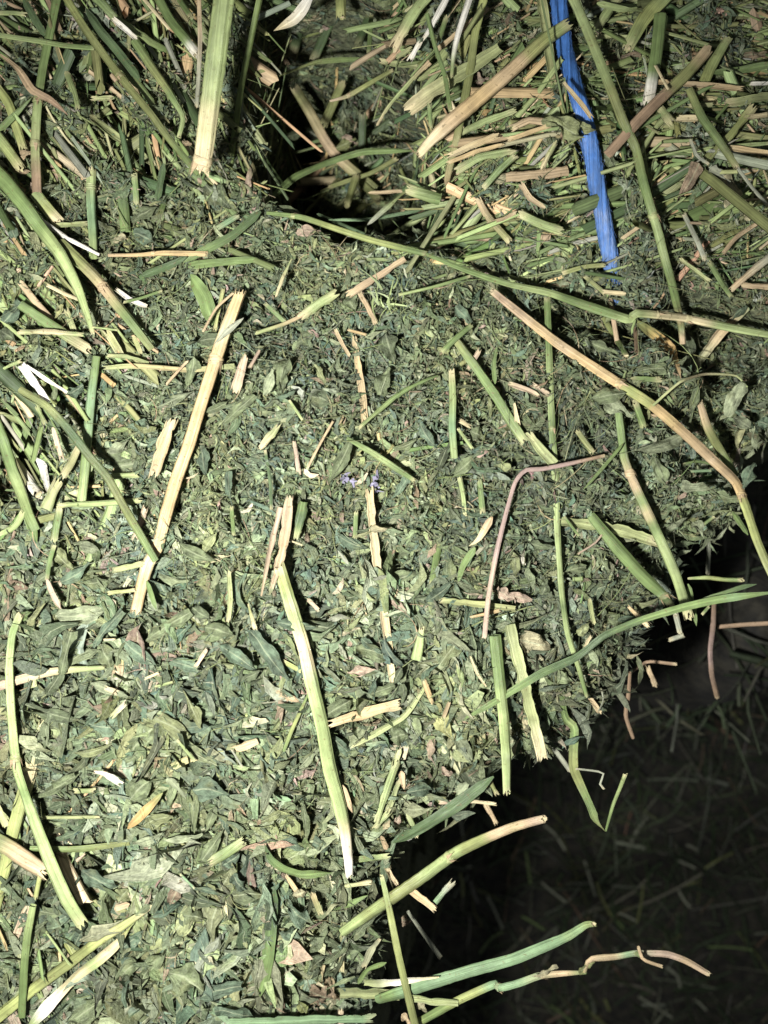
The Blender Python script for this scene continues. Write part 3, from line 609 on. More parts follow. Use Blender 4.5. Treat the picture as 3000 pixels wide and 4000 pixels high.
# ---------------------------------------------------------------- the stems one can tell apart, traced crop by crop (pixels/1.659 in 1000-pixel tiles A..L)
ST = [
 # --- top left
 ('thick pale green stem reaching down from the top edge with a jagged lower end', 'A', [(1480,-260),(1455,-20),(1412,300),(1365,650),(1325,960),(1308,1085)], [150,148,145,138,132,125], 'pg>pg>cr', 'stem', [26,22,17], (.955,), 'e'),
 ('thin tan-grey stem running close beside the thick pale stem at the top', 'A', [(1288,-60),(1297,250),(1288,480),(1275,690)], 30, 'tn>gr', 'stem', 7, (), 'e'),
 ('long olive stem slanting from the top left corner area toward the thick pale stem', 'A', [(400,-60),(560,200),(700,390),(830,560),(980,740),(1080,880),(1230,1060),(1290,1130)], [58,58,55,55,50,46,42], 'yg>ol>ol>g', 'stem', 6, (.47,), ''),
 ('upright green stem with a brown papery sheath at far upper left', 'A', [(375,-40),(320,230),(275,450),(240,700),(228,950),(240,1250)], 66, 'g>g>pg>br', 'stem', 3.5, (.56,.78), ''),
 ('pale broken stem stub below the brown papery sheath at upper left', 'A', [(225,1250),(290,1330),(375,1430)], 82, 'pg>yg>cr', 'stem', 3, (), 'e'),
 ('thin pale green stem lying level near the upper left edge', 'A', [(-30,225),(250,265),(420,295),(620,312)], 34, 'pg>g', 'stem', 5, (), 'e'),
 ('green split stem with white torn patches left of the thick pale stem', 'A', [(620,-20),(720,90),(900,220),(1110,345)], [85,80,70,40], 'g>pg>g', 'split', 4, (), 'e'),
 ('green stem with a white peeled tip pointing at the thick pale stem', 'A', [(1010,-40),(1110,140),(1200,250),(1275,350)], 62, 'g>g>g>wh', 'stem', 4, (), 'e'),
 ('dark green blade lying under the long olive stem at upper left', 'A', [(560,60),(650,200),(760,330),(915,530)], 62, 'dg', 'blade', 3, (), ''),
 ('green stem bending sharply downward at its lower end, upper left', 'A', [(870,260),(980,430),(1090,590),(1180,740),(1185,790),(1160,885)], [62,62,60,55,40,34], 'g>ol>g>pg', 'stem', 3.5, (), 'e'),
 ('green stem lying just right of the olive stem joint at upper left', 'A', [(780,420),(920,580),(1065,785)], 62, 'g>pg', 'split', 1.5, (), 'be'),
 ('half pale half green split stem between the olive stem and the left edge', 'A', [(600,770),(730,870),(870,960),(1000,1070)], 66, 'g>pg>g', 'split', 3, (), 'be'),
 ('stout pale green stem entering from the left edge near the top', 'A', [(-60,830),(20,930),(130,1085)], 74, 'pg>yg', 'stem', 3, (), 'e'),
 ('long stout green stem curving down from the left edge to a frayed tip', 'A', [(-60,1080),(60,1210),(170,1350),(270,1490),(390,1650),(500,1860),(560,2030),(600,2155)], [120,115,110,105,100,80,60,34], 'g>g>pg>pg', 'stem', 6.5, (), 'e'),
 ('short upright pale green stem with a whiskered top at left', 'A', [(592,1100),(588,1300),(600,1500),(605,1670)], 66, 'pg>mt>pg', 'stem', 3, (.2,), 'b'),
 ('bright white sliver of peeled stem at upper left', 'A', [(250,1420),(430,1540),(645,1650)], [45,38,26], 'wh', 'split', 4.5, (), ''),
 ('dark green grass blade slanting below the thick pale stem', 'A', [(1690,1370),(1500,1530),(1290,1640),(1190,1700)], 62, 'dg>g', 'blade', 4, (), ''),
 ('straw-coloured stem lying level below the dark slanting blade', 'A', [(700,1655),(900,1652),(1060,1640),(1335,1645)], [22,30,38,36], 'tn>st>st', 'stem', 4, (.42,), 'e'),
 ('dark green upright stem stub at left under the half pale split stem', 'A', [(770,1120),(800,1330),(815,1500)], 72, 'dg>g', 'stem', 1, (), ''),
 # --- the hollow at top
 ('ragged white husk scrap hanging at the top edge', 'B', [(370,-60),(300,60),(240,130),(115,200)], [60,90,75,16], 'wh>cr', 'blade', 4, (), ''),
 ('olive stub poking down from the top edge above the hollow', 'B', [(552,-60),(550,20),(550,108)], 72, 'ol>yg', 'stem', -12, (), 'e'),
 ('olive green blade arching across the upper part of the dark hollow', 'B', [(150,492),(380,405),(560,388),(755,385)], [22,36,36,28], 'ol>g', 'blade', -26, (), ''),
 ('olive stem slanting down through the dark hollow', 'B', [(255,575),(350,730),(430,880),(520,1010),(770,1230)], 72, 'ol>tn>ol', 'stem', -42, (), 'b'),
 ('long green blade arching across the bottom of the dark hollow', 'B', [(80,1300),(250,1150),(450,1060),(700,985),(1040,975)], [55,52,50,50,40], 'g', 'blade', [-12,-24,-22], (), ''),
 ('thin tan stem with a forked tip in the middle of the hollow', 'B', [(480,655),(590,625),(720,550),(885,455)], [16,38,34,26], 'pk>yg>ol', 'stem', -22, (.25,), 'be'),
 ('wide green split stem with frayed lower end at the top right of the hollow', 'B', [(1150,-90),(1010,100),(900,295)], [105,100,92], 'pg>pg>cr', 'split', 6, (), 'e'),
 ('white peeled strip beside the wide frayed green stem at top', 'B', [(1250,-40),(1160,130),(1088,245)], [52,48,40], 'wh', 'split', 7, (), 'e'),
 ('short white stub at the right rim of the hollow', 'B', [(1055,285),(1000,382)], 42, 'wh', 'split', 7, (), 'be'),
 ('slim pale stem with a white upper half at top right of the hollow', 'B', [(1395,-40),(1310,220),(1280,360),(1268,495)], [44,44,34,24], 'wh>wh>pg', 'stem', 8, (), 'e'),
 ('long slim green stem passing under the thick tan stem right of the hollow', 'B', [(1490,-60),(1420,210),(1390,430),(1350,650),(1300,900),(1240,1150),(1242,1245)], [62,62,60,58,52,44,20], 'yg>ol>ol>tn', 'stem', [6,4,4,-4], (), 'e'),
 ('thin green stalk ending at the tan stem near the hollow', 'B', [(1108,90),(1160,300),(1220,480),(1260,712)], 34, 'g', 'stem', 9, (), 'e'),
 ('twisted thin tan stalk hanging over the right side of the hollow', 'B', [(1125,395),(960,570),(850,700),(788,805)], [55,46,34,26], 'tn>pg>cr', 'split', [4,-8], (), 'e'),
 ('wide pale green split stem with a ragged white end right of the hollow', 'B', [(1015,690),(1200,560),(1450,400),(1580,310)], [120,125,110,80], 'cr>pg>pg', 'split', 4, (), 'b'),
 ('thick tan stem lying diagonally and pointing at the blue twine', 'B', [(1060,1000),(1120,925),(1250,800),(1420,660),(1660,455),(1860,270),(2010,165)], [60,112,116,112,105,98,90], 'cr>tn>st>tn>yg>pg', 'stem', [8,9,9,8], (), 'be'),
 ('grey-green shred folded across the bottom rim of the hollow', 'B', [(720,1460),(830,1360),(945,1260)], [24,42,30], 'gr>pg', 'blade', -4, (), ''),
 ('dark green stem stub with a pale torn tuft below the dark hollow', 'B', [(985,1225),(1090,1260),(1190,1292)], 80, 'pg>g', 'stem', 4, (), 'b'),
 ('long green stem slanting along the lower rim of the hollow', 'B', [(70,1380),(300,1410),(540,1490),(760,1560),(1100,1645)], [28,44,46,46,40], 'g>yg>g', 'stem', [7,8,8,6], (.16,), 'e'),
 # --- top right
 ('long smooth green stem slanting down right of the blue twine', 'C', [(370,-70),(480,180),(560,380),(640,580),(720,790),(800,960),(850,1180),(900,1350),(950,1520),(985,1660),(1025,1800),(1065,1960),(1095,2100),(1105,2230)], [80,78,76,76,74,72,70,70,66,64,60,56,50,40], 'pg>pg>ol>g>pg>g>tn', 'stem', [8,8,7,6,5], (.615,), ''),
 ('thin pale side shoot growing up beside the long smooth green stem', 'C', [(843,895),(865,1040),(905,1255)], [26,24,20], 'pg>yg', 'twig', 7, (), 'b'),
 ('green split stem lying along the left side of the blue twine', 'C', [(175,-60),(215,170),(240,350),(265,525)], [85,85,80,60], 'ol>pg>ol', 'split', 2.5, (), 'e'),
 ('wide pale yellow-green stem piece at the top right of the long smooth stem', 'C', [(1010,-40),(860,120),(750,310)], [100,95,80], 'pg>yg>pg', 'stem', 3, (), 'e'),
 ('green stem ending in a white torn base above the brown stem', 'C', [(965,100),(935,350),(885,645)], [100,95,88], 'g>g>g>wh', 'stem', 4.5, (), 'e'),
 ('brown stem with a green upper end lying diagonally at top right', 'C', [(1265,325),(1130,480),(960,640),(800,800),(620,1000)], [78,88,86,84,70], 'tn>ol>br>br>br', 'stem', 4.5, (), 'b'),
 ('pale green stem piece right of the brown stem', 'C', [(1395,255),(1290,430),(1215,605)], [62,78,70], 'pg>yg', 'stem', 2.5, (), 'be'),
 ('level straw-coloured stem crossing behind the brown stem', 'C', [(950,530),(1200,550),(1485,578)], 46, 'st>tn>st', 'split', 3.2, (), 'e'),
 ('pale cream straw lying across the blue twine', 'C', [(335,540),(430,650),(512,757)], 36, 'cr>st', 'split', 10, (), 'be'),
 ('olive stem forming a cross with another stem at far right', 'C', [(1150,580),(1230,760),(1330,900),(1455,1080)], [62,66,64,52], 'ol>g>ol', 'stem', 5, (), 'e'),
 ('olive stem crossed over near the dried flower head at far right', 'C', [(1545,715),(1400,890),(1255,1035)], 72, 'yg>ol', 'split', 2.5, (), 'b'),
 ('wide flat tan stem lying level left of the blue twine', 'C', [(-40,1145),(180,1130),(360,1105)], 84, 'tn', 'split', 1.8, (), ''),
 ('pale green stem with a bright edge entering from the right edge near the top', 'C', [(1415,668),(1540,645),(1700,620)], 74, 'pg', 'split', 3, (), 'b'),
 # --- left middle
 ('olive stem with a tan joint slanting down the left side', 'D', [(390,-90),(540,60),(640,165),(740,295),(850,430),(985,605)], [72,76,78,76,70,56], 'ol>ol>tn>g>ol', 'stem', 4.5, (.45,), ''),
 ('upright green stem running down the left side beneath other stems', 'D', [(625,650),(592,900),(570,1150),(545,1450),(528,1600)], [60,62,64,66,62], 'g>mt>g>pg', 'stem', 2.2, (), ''),
 ('thin dark olive stem slanting across the left side over the upright green stem', 'D', [(130,865),(300,970),(450,1130),(580,1300),(700,1440),(800,1620),(900,1790),(1010,1975)], [50,56,58,60,58,56,54,46], 'ol>dg>ol>g', 'stem', 7, (), ''),
 ('green stem coming in from the left edge at mid height', 'D', [(-60,1000),(20,1200),(75,1380),(130,1520),(190,1690),(230,1780)], [85,86,86,84,78,70], 'g>g>pg>g', 'stem', 5, (), ''),
 ('long straw-coloured stem leaning across the middle left, broken square at the top', 'D', [(1555,240),(1500,380),(1440,540),(1370,755),(1290,1000),(1220,1230),(1140,1450),(1075,1670),(1020,1880),(955,2000),(915,2140),(880,2300)], [85,98,98,98,97,96,96,95,94,92,90,84], 'st>cr>st>st>st>st>cr>st', 'stem', [5.5,4.5,4,3,2.5], (.215,), 'be'),
 ('thin double straw lying level behind the long straw-coloured stem', 'D', [(685,722),(900,714),(1200,738),(1520,715)], 40, 'pg>st>pg', 'split', 2.4, (), 'b'),
 ('short curled pale green blade tip above the level double straw', 'D', [(708,648),(800,648),(880,668),(965,690)], [34,40,32,14], 'pg>g', 'split', 3.2, (), 'b'),
 ('short pale yellow split straw with notched top at middle left', 'D', [(1105,1090),(1050,1250),(1000,1405)], [95,105,88], 'cr>st>cr', 'split', 4, (), 'be'),
 ('white peeled strip folded at the left side', 'D', [(140,705),(230,830),(310,945)], [62,62,46], 'wh', 'split', 4, (), ''),
 ('thin white strip beside the folded white strip at left', 'D', [(170,710),(300,800),(435,885)], [28,32,22], 'wh>cr', 'split', 4, (), ''),
 ('ragged white pith strip at the left edge area', 'D', [(245,1265),(290,1400),(312,1515)], [66,72,40], 'wh', 'split', 3.5, (), 'be'),
 ('fat cream stem tip near the left edge', 'D', [(85,1310),(180,1450),(250,1545)], [60,78,76], 'cr>wh', 'stem', 3, (), 'e'),
 ('pale frayed strip crossing a green stem at left', 'D', [(128,492),(300,490),(525,508)], [40,46,38], 'pg>cr>pg', 'split', 5, (), 'be'),
 ('green stem slanting under the frayed pale strip at left', 'D', [(130,315),(350,465),(572,605)], [70,82,74], 'g>g>cr', 'stem', 3, (), 'e'),
 ('broad green leaf blade right of the olive jointed stem', 'D', [(1235,120),(1330,280),(1375,450)], [90,118,100], 'g', 'blade', 2, (), ''),
 ('olive short stem stub with flat end at lower left of the upright green stem', 'D', [(375,1475),(300,1645)], [85,110], 'ol>g', 'split', 2, (), 'b'),
 # --- centre
 ('short brown-tan stem above the frayed pale tuft in the upper middle', 'E', [(610,245),(780,140),(965,15)], [58,56,50], 'tn>br>tn', 'split', 4, (), 'b'),
 ('short square-cut pale green split stem in the upper middle', 'E', [(308,378),(400,315),(495,255)], [70,78,78], 'pg', 'split', 4.5, (), 'be'),
 ('pale green upright stem piece right of centre', 'E', [(1268,745),(1275,930),(1270,1120),(1285,1310)], [50,58,56,52], 'cr>pg>mt>pg', 'stem', 3, (), 'b'),
 ('thin double green stalk slanting through the middle', 'E', [(670,1112),(880,930),(1030,835),(1180,775)], [30,42,36,20], 'pg>g>g', 'split', 3.5, (), 'b'),
 ('slim green stem slanting below the thin double stalk', 'E', [(590,1180),(720,1255),(860,1345),(1025,1455)], [30,50,50,36], 'g>pg>g', 'stem', 4, (), 'e'),
 ('green stem slanting right of centre to a white broken end', 'E', [(1285,530),(1430,730),(1560,920),(1660,1085),(1735,1195)], [60,72,74,74,70], 'ol>g>g>pg', 'stem', 3, (), 'e'),
 ('short green stem piece continuing past the white break right of centre', 'F', [(118,1165),(190,1260),(275,1350)], [62,80,80], 'pg>g', 'split', 3.5, (), 'b'),
 # --- right
 ('long bright green stem crossing to the right edge with a snapped white joint', 'F', [(-560,-14),(-309,88),(-120,150),(0,187),(240,238),(490,325),(640,375),(762,412),(800,372),(960,384),(1130,404),(1400,462),(1720,520)], [24,36,42,44,50,60,66,58,54,54,56,56,44], 'g>g>pg>g>pg>cr>pg>pg', 'stem', [7,8,9,11,12,12], (.66,.77), ''),
 ('long tan stem slanting down the right side to the bale rim', 'F', [(-130,225),(0,330),(290,560),(590,760),(900,960),(1130,1160),(1300,1320),(1450,1465),(1520,1640),(1590,1850),(1690,2080)], [50,62,68,70,70,72,72,70,64,60,56], 'br>tn>st>st>yg>st>tn>st>yg>ol', 'stem', [5,5,6,8,12,16], (.36,.80), 'b'),
 ('thin upright pale stem running down the right middle of the leaves', 'F', [(228,280),(240,600),(250,900),(265,1200),(285,1500),(292,1740),(305,1950),(322,2180),(360,2440),(430,2660),(485,2850)], [44,46,46,48,50,48,44,40,38,36,30], 'g>g>pg>g>pg>pg>pg>g>pg>g', 'stem', [2.5,2.5,3,4], (.33,), 'be'),
 ('green stem with a brown joint leaning out over the rim at right', 'F', [(690,1000),(705,1130),(725,1300),(780,1450),(880,1670),(960,1840),(1060,2070),(1145,2335)], [60,64,70,76,80,80,78,74], 'g>g>tn>g>pg>pg>pg', 'stem', [3,4,7,14], (.30,), 'e'),
 ('bent tan-orange leaf stalk below the snapped white joint', 'F', [(795,415),(920,510),(1025,600),(1065,690),(1095,800)], [46,74,86,62,24], 'ol>or>or>tn', 'blade', 6, (), ''),
 ('green and tan stem piece behind the bright green stem at far right', 'F', [(1520,330),(1350,500),(1190,715)], [62,78,66], 'mt>tn>mt', 'split', 3, (), ''),
 ('olive stem running beside the long tan stem near the right rim', 'F', [(1215,945),(1270,1120),(1360,1280),(1455,1425)], [52,68,66,40], 'tn>ol>g', 'stem', 9, (), 'b'),
 ('thin pale tendril arching over the right side', 'F', [(915,968),(1000,890),(1100,810),(1250,765),(1450,775),(1525,850)], [22,22,22,20,18,14], 'pg>cr>pg', 'twig', [6,14,16,12], (), ''),
 ('thin mauve twig bent like a hook right of centre', 'F', [(595,1295),(400,1340),(200,1380),(85,1390),(20,1470),(-30,1640),(-95,1900),(-150,2200),(-178,2470)], [26,34,36,34,34,36,38,40,38], 'br>mv>mv>mv>mv>pk>mv', 'twig', 6, (), 'be'),
 ('olive short stem above the bent orange stalk', 'F', [(595,400),(665,520),(740,645)], [36,48,44], 'ol>g', 'stem', 3, (), 'e'),
 ('tan stem entering at the right edge above the bright green stem', 'F', [(1425,215),(1540,110),(1720,-30)], [46,64,64], 'tn>gr', 'split', 3, (), 'b'),
 # --- left lower
 ('pale bent stem folding down the lower left side', 'G', [(130,665),(80,790),(60,1000),(70,1250),(90,1500),(112,1680),(200,1940),(320,2260),(430,2510),(525,2660)], [60,56,66,70,72,68,88,96,98,96], 'g>pg>pg>pg>pg>g>pg>pg>pg>pg', 'stem', [6,6.5,6.5,7.5,6.5], (.44,), 'be'),
 ('straw stem lying level at the left edge behind the pale bent stem', 'G', [(-60,1145),(180,1070),(360,1030),(675,1008)], [66,60,50,30], 'pk>cr>pg', 'stem', 2.8, (), 'e'),
 ('wide pale yellow stem crossing behind the pale bent stem', 'G', [(300,1370),(230,1560),(160,1800),(90,2050),(20,2350),(-40,2600)], [105,106,104,100,96,90], 'pg>cr>yg>yg>yg', 'stem', 1.5, (), 'b'),
 ('short pale stem piece behind the top of the pale bent stem', 'G', [(120,815),(180,980),(222,1135)], [60,84,80], 'yg>cr>pg', 'split', 1.5, (), ''),
 ('small pink-tan flake bent at the left lower side', 'G', [(298,425),(340,530),(392,628)], [26,46,34], 'pk', 'blade', 4, (), ''),
 ('tan buried stem stub below the long straw-coloured stem', 'G', [(775,940),(768,1020),(755,1095)], [84,82,80], 'yg>tn>gr', 'stem', 1.8, (), ''),
 ('tan curved stem half buried among leaves at lower left', 'G', [(1110,1655),(1250,1590),(1450,1560)], [58,58,40], 'yg>st>yg', 'split', 2, (), 'b'),
 ('short straw stub right of the half buried tan stem', 'G', [(1525,1535),(1590,1515),(1670,1485)], [66,66,50], 'st>cr', 'split', 3, (), 'b'),
 # --- centre lower
 ('long pale green stem down the centre ending in a bright white broken tip', 'H', [(150,350),(230,620),(310,880),(370,1150),(430,1400),(475,1660),(535,1880),(575,2060),(598,2250),(605,2355)], [84,90,94,96,96,98,100,102,86,58], 'yg>pg>cr>pg>pg>pg>pg>cr>wh', 'stem', [5,6,6,6.5], (), 'be'),
 ('split reddish-tan bark strip at the top of the long centre stem', 'H', [(215,-75),(195,100),(165,270),(108,478)], [70,80,72,44], 'pk>tn>pk', 'split', 6.5, (), 'be'),
 ('thin reddish-brown bark splinter beside the split bark strip', 'H', [(160,-30),(110,170),(75,330),(35,545)], [50,46,34,14], 'pk>pk>tn', 'split', 5.5, (), ''),
 ('short green stem piece beside the reddish bark strip', 'H', [(310,-70),(290,30),(255,160)], [84,84,60], 'g>dg>pg', 'split', 4, (), 'e'),
 ('upright straw-coloured stem half hidden by leaves right of the centre stem', 'H', [(735,-130),(760,130),(785,330),(815,560),(845,760),(870,950),(882,1085)], [66,74,72,70,64,58,52], 'st>cr>cr>cr>st>cr', 'split', 2.2, (), 'be'),
 ('wide straw-coloured split piece lying level right of the centre stem', 'H', [(490,1372),(700,1305),(915,1250)], [58,92,84], 'cr>st>cr', 'split', 4.5, (), 'be'),
 ('bent pale green stem right of the wide straw piece', 'H', [(630,1510),(800,1420),(950,1330),(1040,1220),(1105,1110)], [46,54,46,44,30], 'pg>g>pg', 'split', 2.5, (), 'b'),
 ('level olive stem piece behind the mauve twig', 'H', [(1185,570),(1400,592),(1680,625)], [50,60,56], 'pg>yg>ol', 'split', 2.6, (), 'b'),
 ('short tapering pale green stub right of the straw stems', 'H', [(1075,755),(1060,850),(1035,955)], [44,70,80], 'pg', 'stem', 3, (), 'b'),
 ('green stem hanging past the rim, left of a matching pair', 'H', [(1550,800),(1575,1060),(1605,1330),(1620,1560),(1625,1820)], [80,82,78,74,62], 'g>g>pg>pg>pg', 'stem', [4,5,8,10], (), 'e'),
 ('pale green stem hanging past the rim, right of a matching pair', 'I', [(-15,730),(30,920),(80,1120),(140,1360),(192,1575)], [88,92,92,90,84], 'g>pg>pg>pg>cr', 'split', [4,5,8,10], (), 'e'),
 ('long dark green grass blade reaching out to the right edge', 'H', [(1300,1365),(1480,1270),(1660,1160),(1860,1040),(2080,940),(2260,800),(2480,705),(2760,620),(3010,565),(3400,515)], [26,46,56,60,58,56,54,56,62,60], 'dg>g>dg>dg>g>g>mt', 'blade', [4,8,16,22,26], (), ''),
 ('short green blade forking off the long dark blade near the right edge', 'I', [(1105,622),(1330,545),(1480,490),(1585,468)], [36,48,46,26], 'g>dg', 'blade', 22, (), ''),
 ('thin green leaf stalk left of the straw piece below centre', 'H', [(338,1180),(280,1310),(230,1420),(180,1550)], [18,30,32,26], 'g>yg>g', 'twig', 3, (), ''),
 # --- rim right
 ('bent green stem leaning over the rim at right', 'I', [(510,20),(680,230),(850,420),(985,545),(1035,615)], [60,86,90,84,60], 'g>g>g>dg', 'stem', [4,6,12], (.88,), 'e'),
 ('level pale green split stem behind the bent green stem', 'I', [(320,60),(560,90),(740,130),(925,190)], [70,84,92,80], 'g>pg>pg', 'split', [3,3,5], (), 'e'),
 ('reddish thin twig hanging in the dark beyond the right rim', 'I', [(1310,560),(1305,720),(1285,900),(1295,1060),(1330,1200)], [36,40,40,38,40], 'br>mv>br', 'twig', [-20,-34,-45], (), 'e'),
 ('short level brown twig at the right edge in the dark', 'I', [(1330,745),(1500,730),(1700,718)], [34,36,36], 'br', 'twig', [-34,-25], (), ''),
 ('pale green twisted scrap sticking out beyond the right rim', 'I', [(1148,430),(1270,425),(1380,438),(1492,440)], [20,34,30,34], 'pg>yg>g', 'twig', [10,16], (), 'be'),
 ('small curved brown twig in the dark beyond the rim', 'I', [(765,1040),(755,1180),(738,1320),(785,1465)], [22,32,32,28], 'br', 'twig', [0,-20], (), ''),
 ('drooping shrivelled green stalk hanging in the dark below the rim', 'I', [(315,1120),(335,1290),(350,1345),(405,1400),(398,1530),(400,1660),(440,1760),(500,1890),(545,2000),(605,2070)], [44,44,60,60,66,72,62,52,60,10], 'dg>g>pg>g>ol>ol>g>ol', 'blade', [4,0,-8,-10], (), ''),
 ('thin straight green stalk meeting the tip of the drooping stalk', 'I', [(735,1700),(700,1790),(655,1900),(608,2066)], [34,28,24,18], 'pg>g', 'twig', [-4,-10], (), 'b'),
 # --- bottom right
 ('long olive stem with a pale rounded tip sticking out over the dark floor', 'K', [(560,1065),(750,930),(900,830),(1100,690),(1300,545),(1500,450),(1660,385),(1800,345),(1865,330)], [70,82,84,84,80,78,72,62,56], 'pg>pg>ol>ol>pg>ol>tn>pk', 'stem', [3,9,16], (.56,), 'e'),
 ('thin upright green stem crossing under the long olive stem at the bottom', 'K', [(815,700),(860,900),(920,1200),(975,1440),(1045,1720)], [36,52,56,56,54], 'pg>yg>ol>ol', 'stem', [6,10,12], (), 'b'),
 ('blue-green stem with a hooked tip sticking out low over the dark floor', 'K', [(785,1500),(950,1450),(1100,1400),(1400,1310),(1660,1240),(1860,1160),(2020,1090),(2140,1015),(2190,1010)], [60,84,84,84,82,78,72,62,40], 'g>mt>mt>mt>mt>mt>pg', 'stem', [6,14,22], (), 'e'),
 ('white-based split sheath lying on the blue-green stem at the bottom', 'K', [(700,1385),(800,1395),(980,1378),(1185,1355)], [50,66,46,10], 'g>wh>cr', 'split', 10, (), ''),
 ('thin green stem with a snapped joint and curly dried top at the bottom', 'K', [(1050,1650),(1300,1510),(1545,1400),(1580,1425),(1700,1395),(1840,1345),(2000,1330),(2140,1325)], [58,58,56,56,52,50,40,22], 'yg>g>yg>mt>mt>tn>g', 'stem', [8,14,18], (.53,.78), ''),
 ('tan curved dried stalk tip far out over the dark floor', 'L', [(470,1325),(505,1240),(680,1222),(800,1200),(1000,1205),(1130,1250),(1275,1335)], [24,44,44,42,46,44,36], 'ol>tn>mt>pk>tn>pk', 'stem', [18,20], (), 'e'),
 ('mint green flat stem along the bottom edge with a torn end', 'K', [(-180,1650),(300,1635),(745,1625)], [70,74,74], 'mt', 'split', 6, (), 'e'),
 ('dark green broad blade poking out beyond the rim near the bottom', 'K', [(890,485),(1100,370),(1300,240),(1540,55)], [70,98,98,84], 'dg', 'blade', [3,8], (), ''),
 ('short dark green broad stem under the white-based sheath at the bottom', 'K', [(540,1450),(700,1455),(885,1462)], [88,94,88], 'dg>g', 'split', 4, (), 'e'),
 ('dull green strip lying beside the snapped joint stem at the bottom', 'K', [(990,1490),(1150,1510),(1310,1522)], [56,62,46], 'g', 'split', 10, (), ''),
 ('tan split scrap with a green flap hanging beyond the bottom rim', 'K', [(985,780),(1070,840),(1150,905)], [56,64,60], 'st>tn', 'split', 4, (), 'be'),
 ('small grey-green stem end pointing up over the dark near the bottom rim', 'K', [(1160,875),(1210,815),(1272,745)], [50,62,52], 'mt>gr', 'split', 4, (), 'e'),
 ('thin dim stalk slanting down into the dark near the bottom', 'K', [(985,930),(1090,1080),(1195,1225)], [28,32,40], 'gr', 'twig', [-15,-25], (), 'e'),
 ('dark green broad blade standing upright among bottom leaves', 'K', [(120,790),(95,1000),(75,1200),(25,1480)], [80,104,108,90], 'dg>g', 'blade', 3, (), ''),
 ('pale upright straw behind the olive stem at the bottom', 'K', [(570,1000),(562,1150),(552,1320)], [54,50,46], 'pg>cr', 'split', 2, (), ''),
 ('curled dark leaf strip looping beside the white broken tip', 'K', [(55,490),(95,590),(170,650),(300,690),(495,680)], [40,58,62,58,28], 'dg>g>g', 'blade', 4, (), ''),
 # --- bottom left
 ('stout tan and green stem entering from the lower left edge', 'J', [(-70,450),(60,520),(160,590),(290,675)], [130,128,122,100], 'g>tn>tn', 'stem', 4, (), 'e'),
 ('long yellow-green stem rising from the bottom left corner', 'J', [(-60,1650),(200,1445),(450,1265),(620,1135),(800,1020),(990,895)], [86,84,82,78,70,30], 'yg>yg>ol>yg>cr', 'stem', 4, (), ''),
 ('pale twisted dry leaf running beside the long yellow-green stem', 'J', [(170,1700),(350,1500),(500,1350),(640,1245),(760,1140),(860,1010)], [60,100,66,84,70,20], 'pg>wh>cr>pg>cr>yg', 'blade', 5, (), ''),
 ('upright green stem crossing over near the bottom left corner', 'J', [(215,890),(175,1100),(155,1300),(140,1610)], [52,62,62,54], 'pg>g>g', 'stem', 6, (), ''),
 ('short bright green stem piece among the lower leaves', 'J', [(1372,605),(1470,545),(1570,480)], [72,76,66], 'g>pg', 'stem', 4, (), 'be'),
 ('thin level green stem in the lower left leaves', 'J', [(195,520),(500,525),(840,485)], [36,46,34], 'g>ol', 'stem', 2.5, (), ''),
 ('small orange-brown leaf strip among the lower left leaves', 'J', [(828,395),(930,290),(1055,160)], [50,70,30], 'or>or>ol', 'blade', 4, (), ''),
 ('bright white pith chip among the lower left leaves', 'J', [(620,25),(690,40),(780,95)], [38,56,50], 'cr>wh', 'split', 5, (), 'be'),
]
for r in ST:
    make_stem(*r)
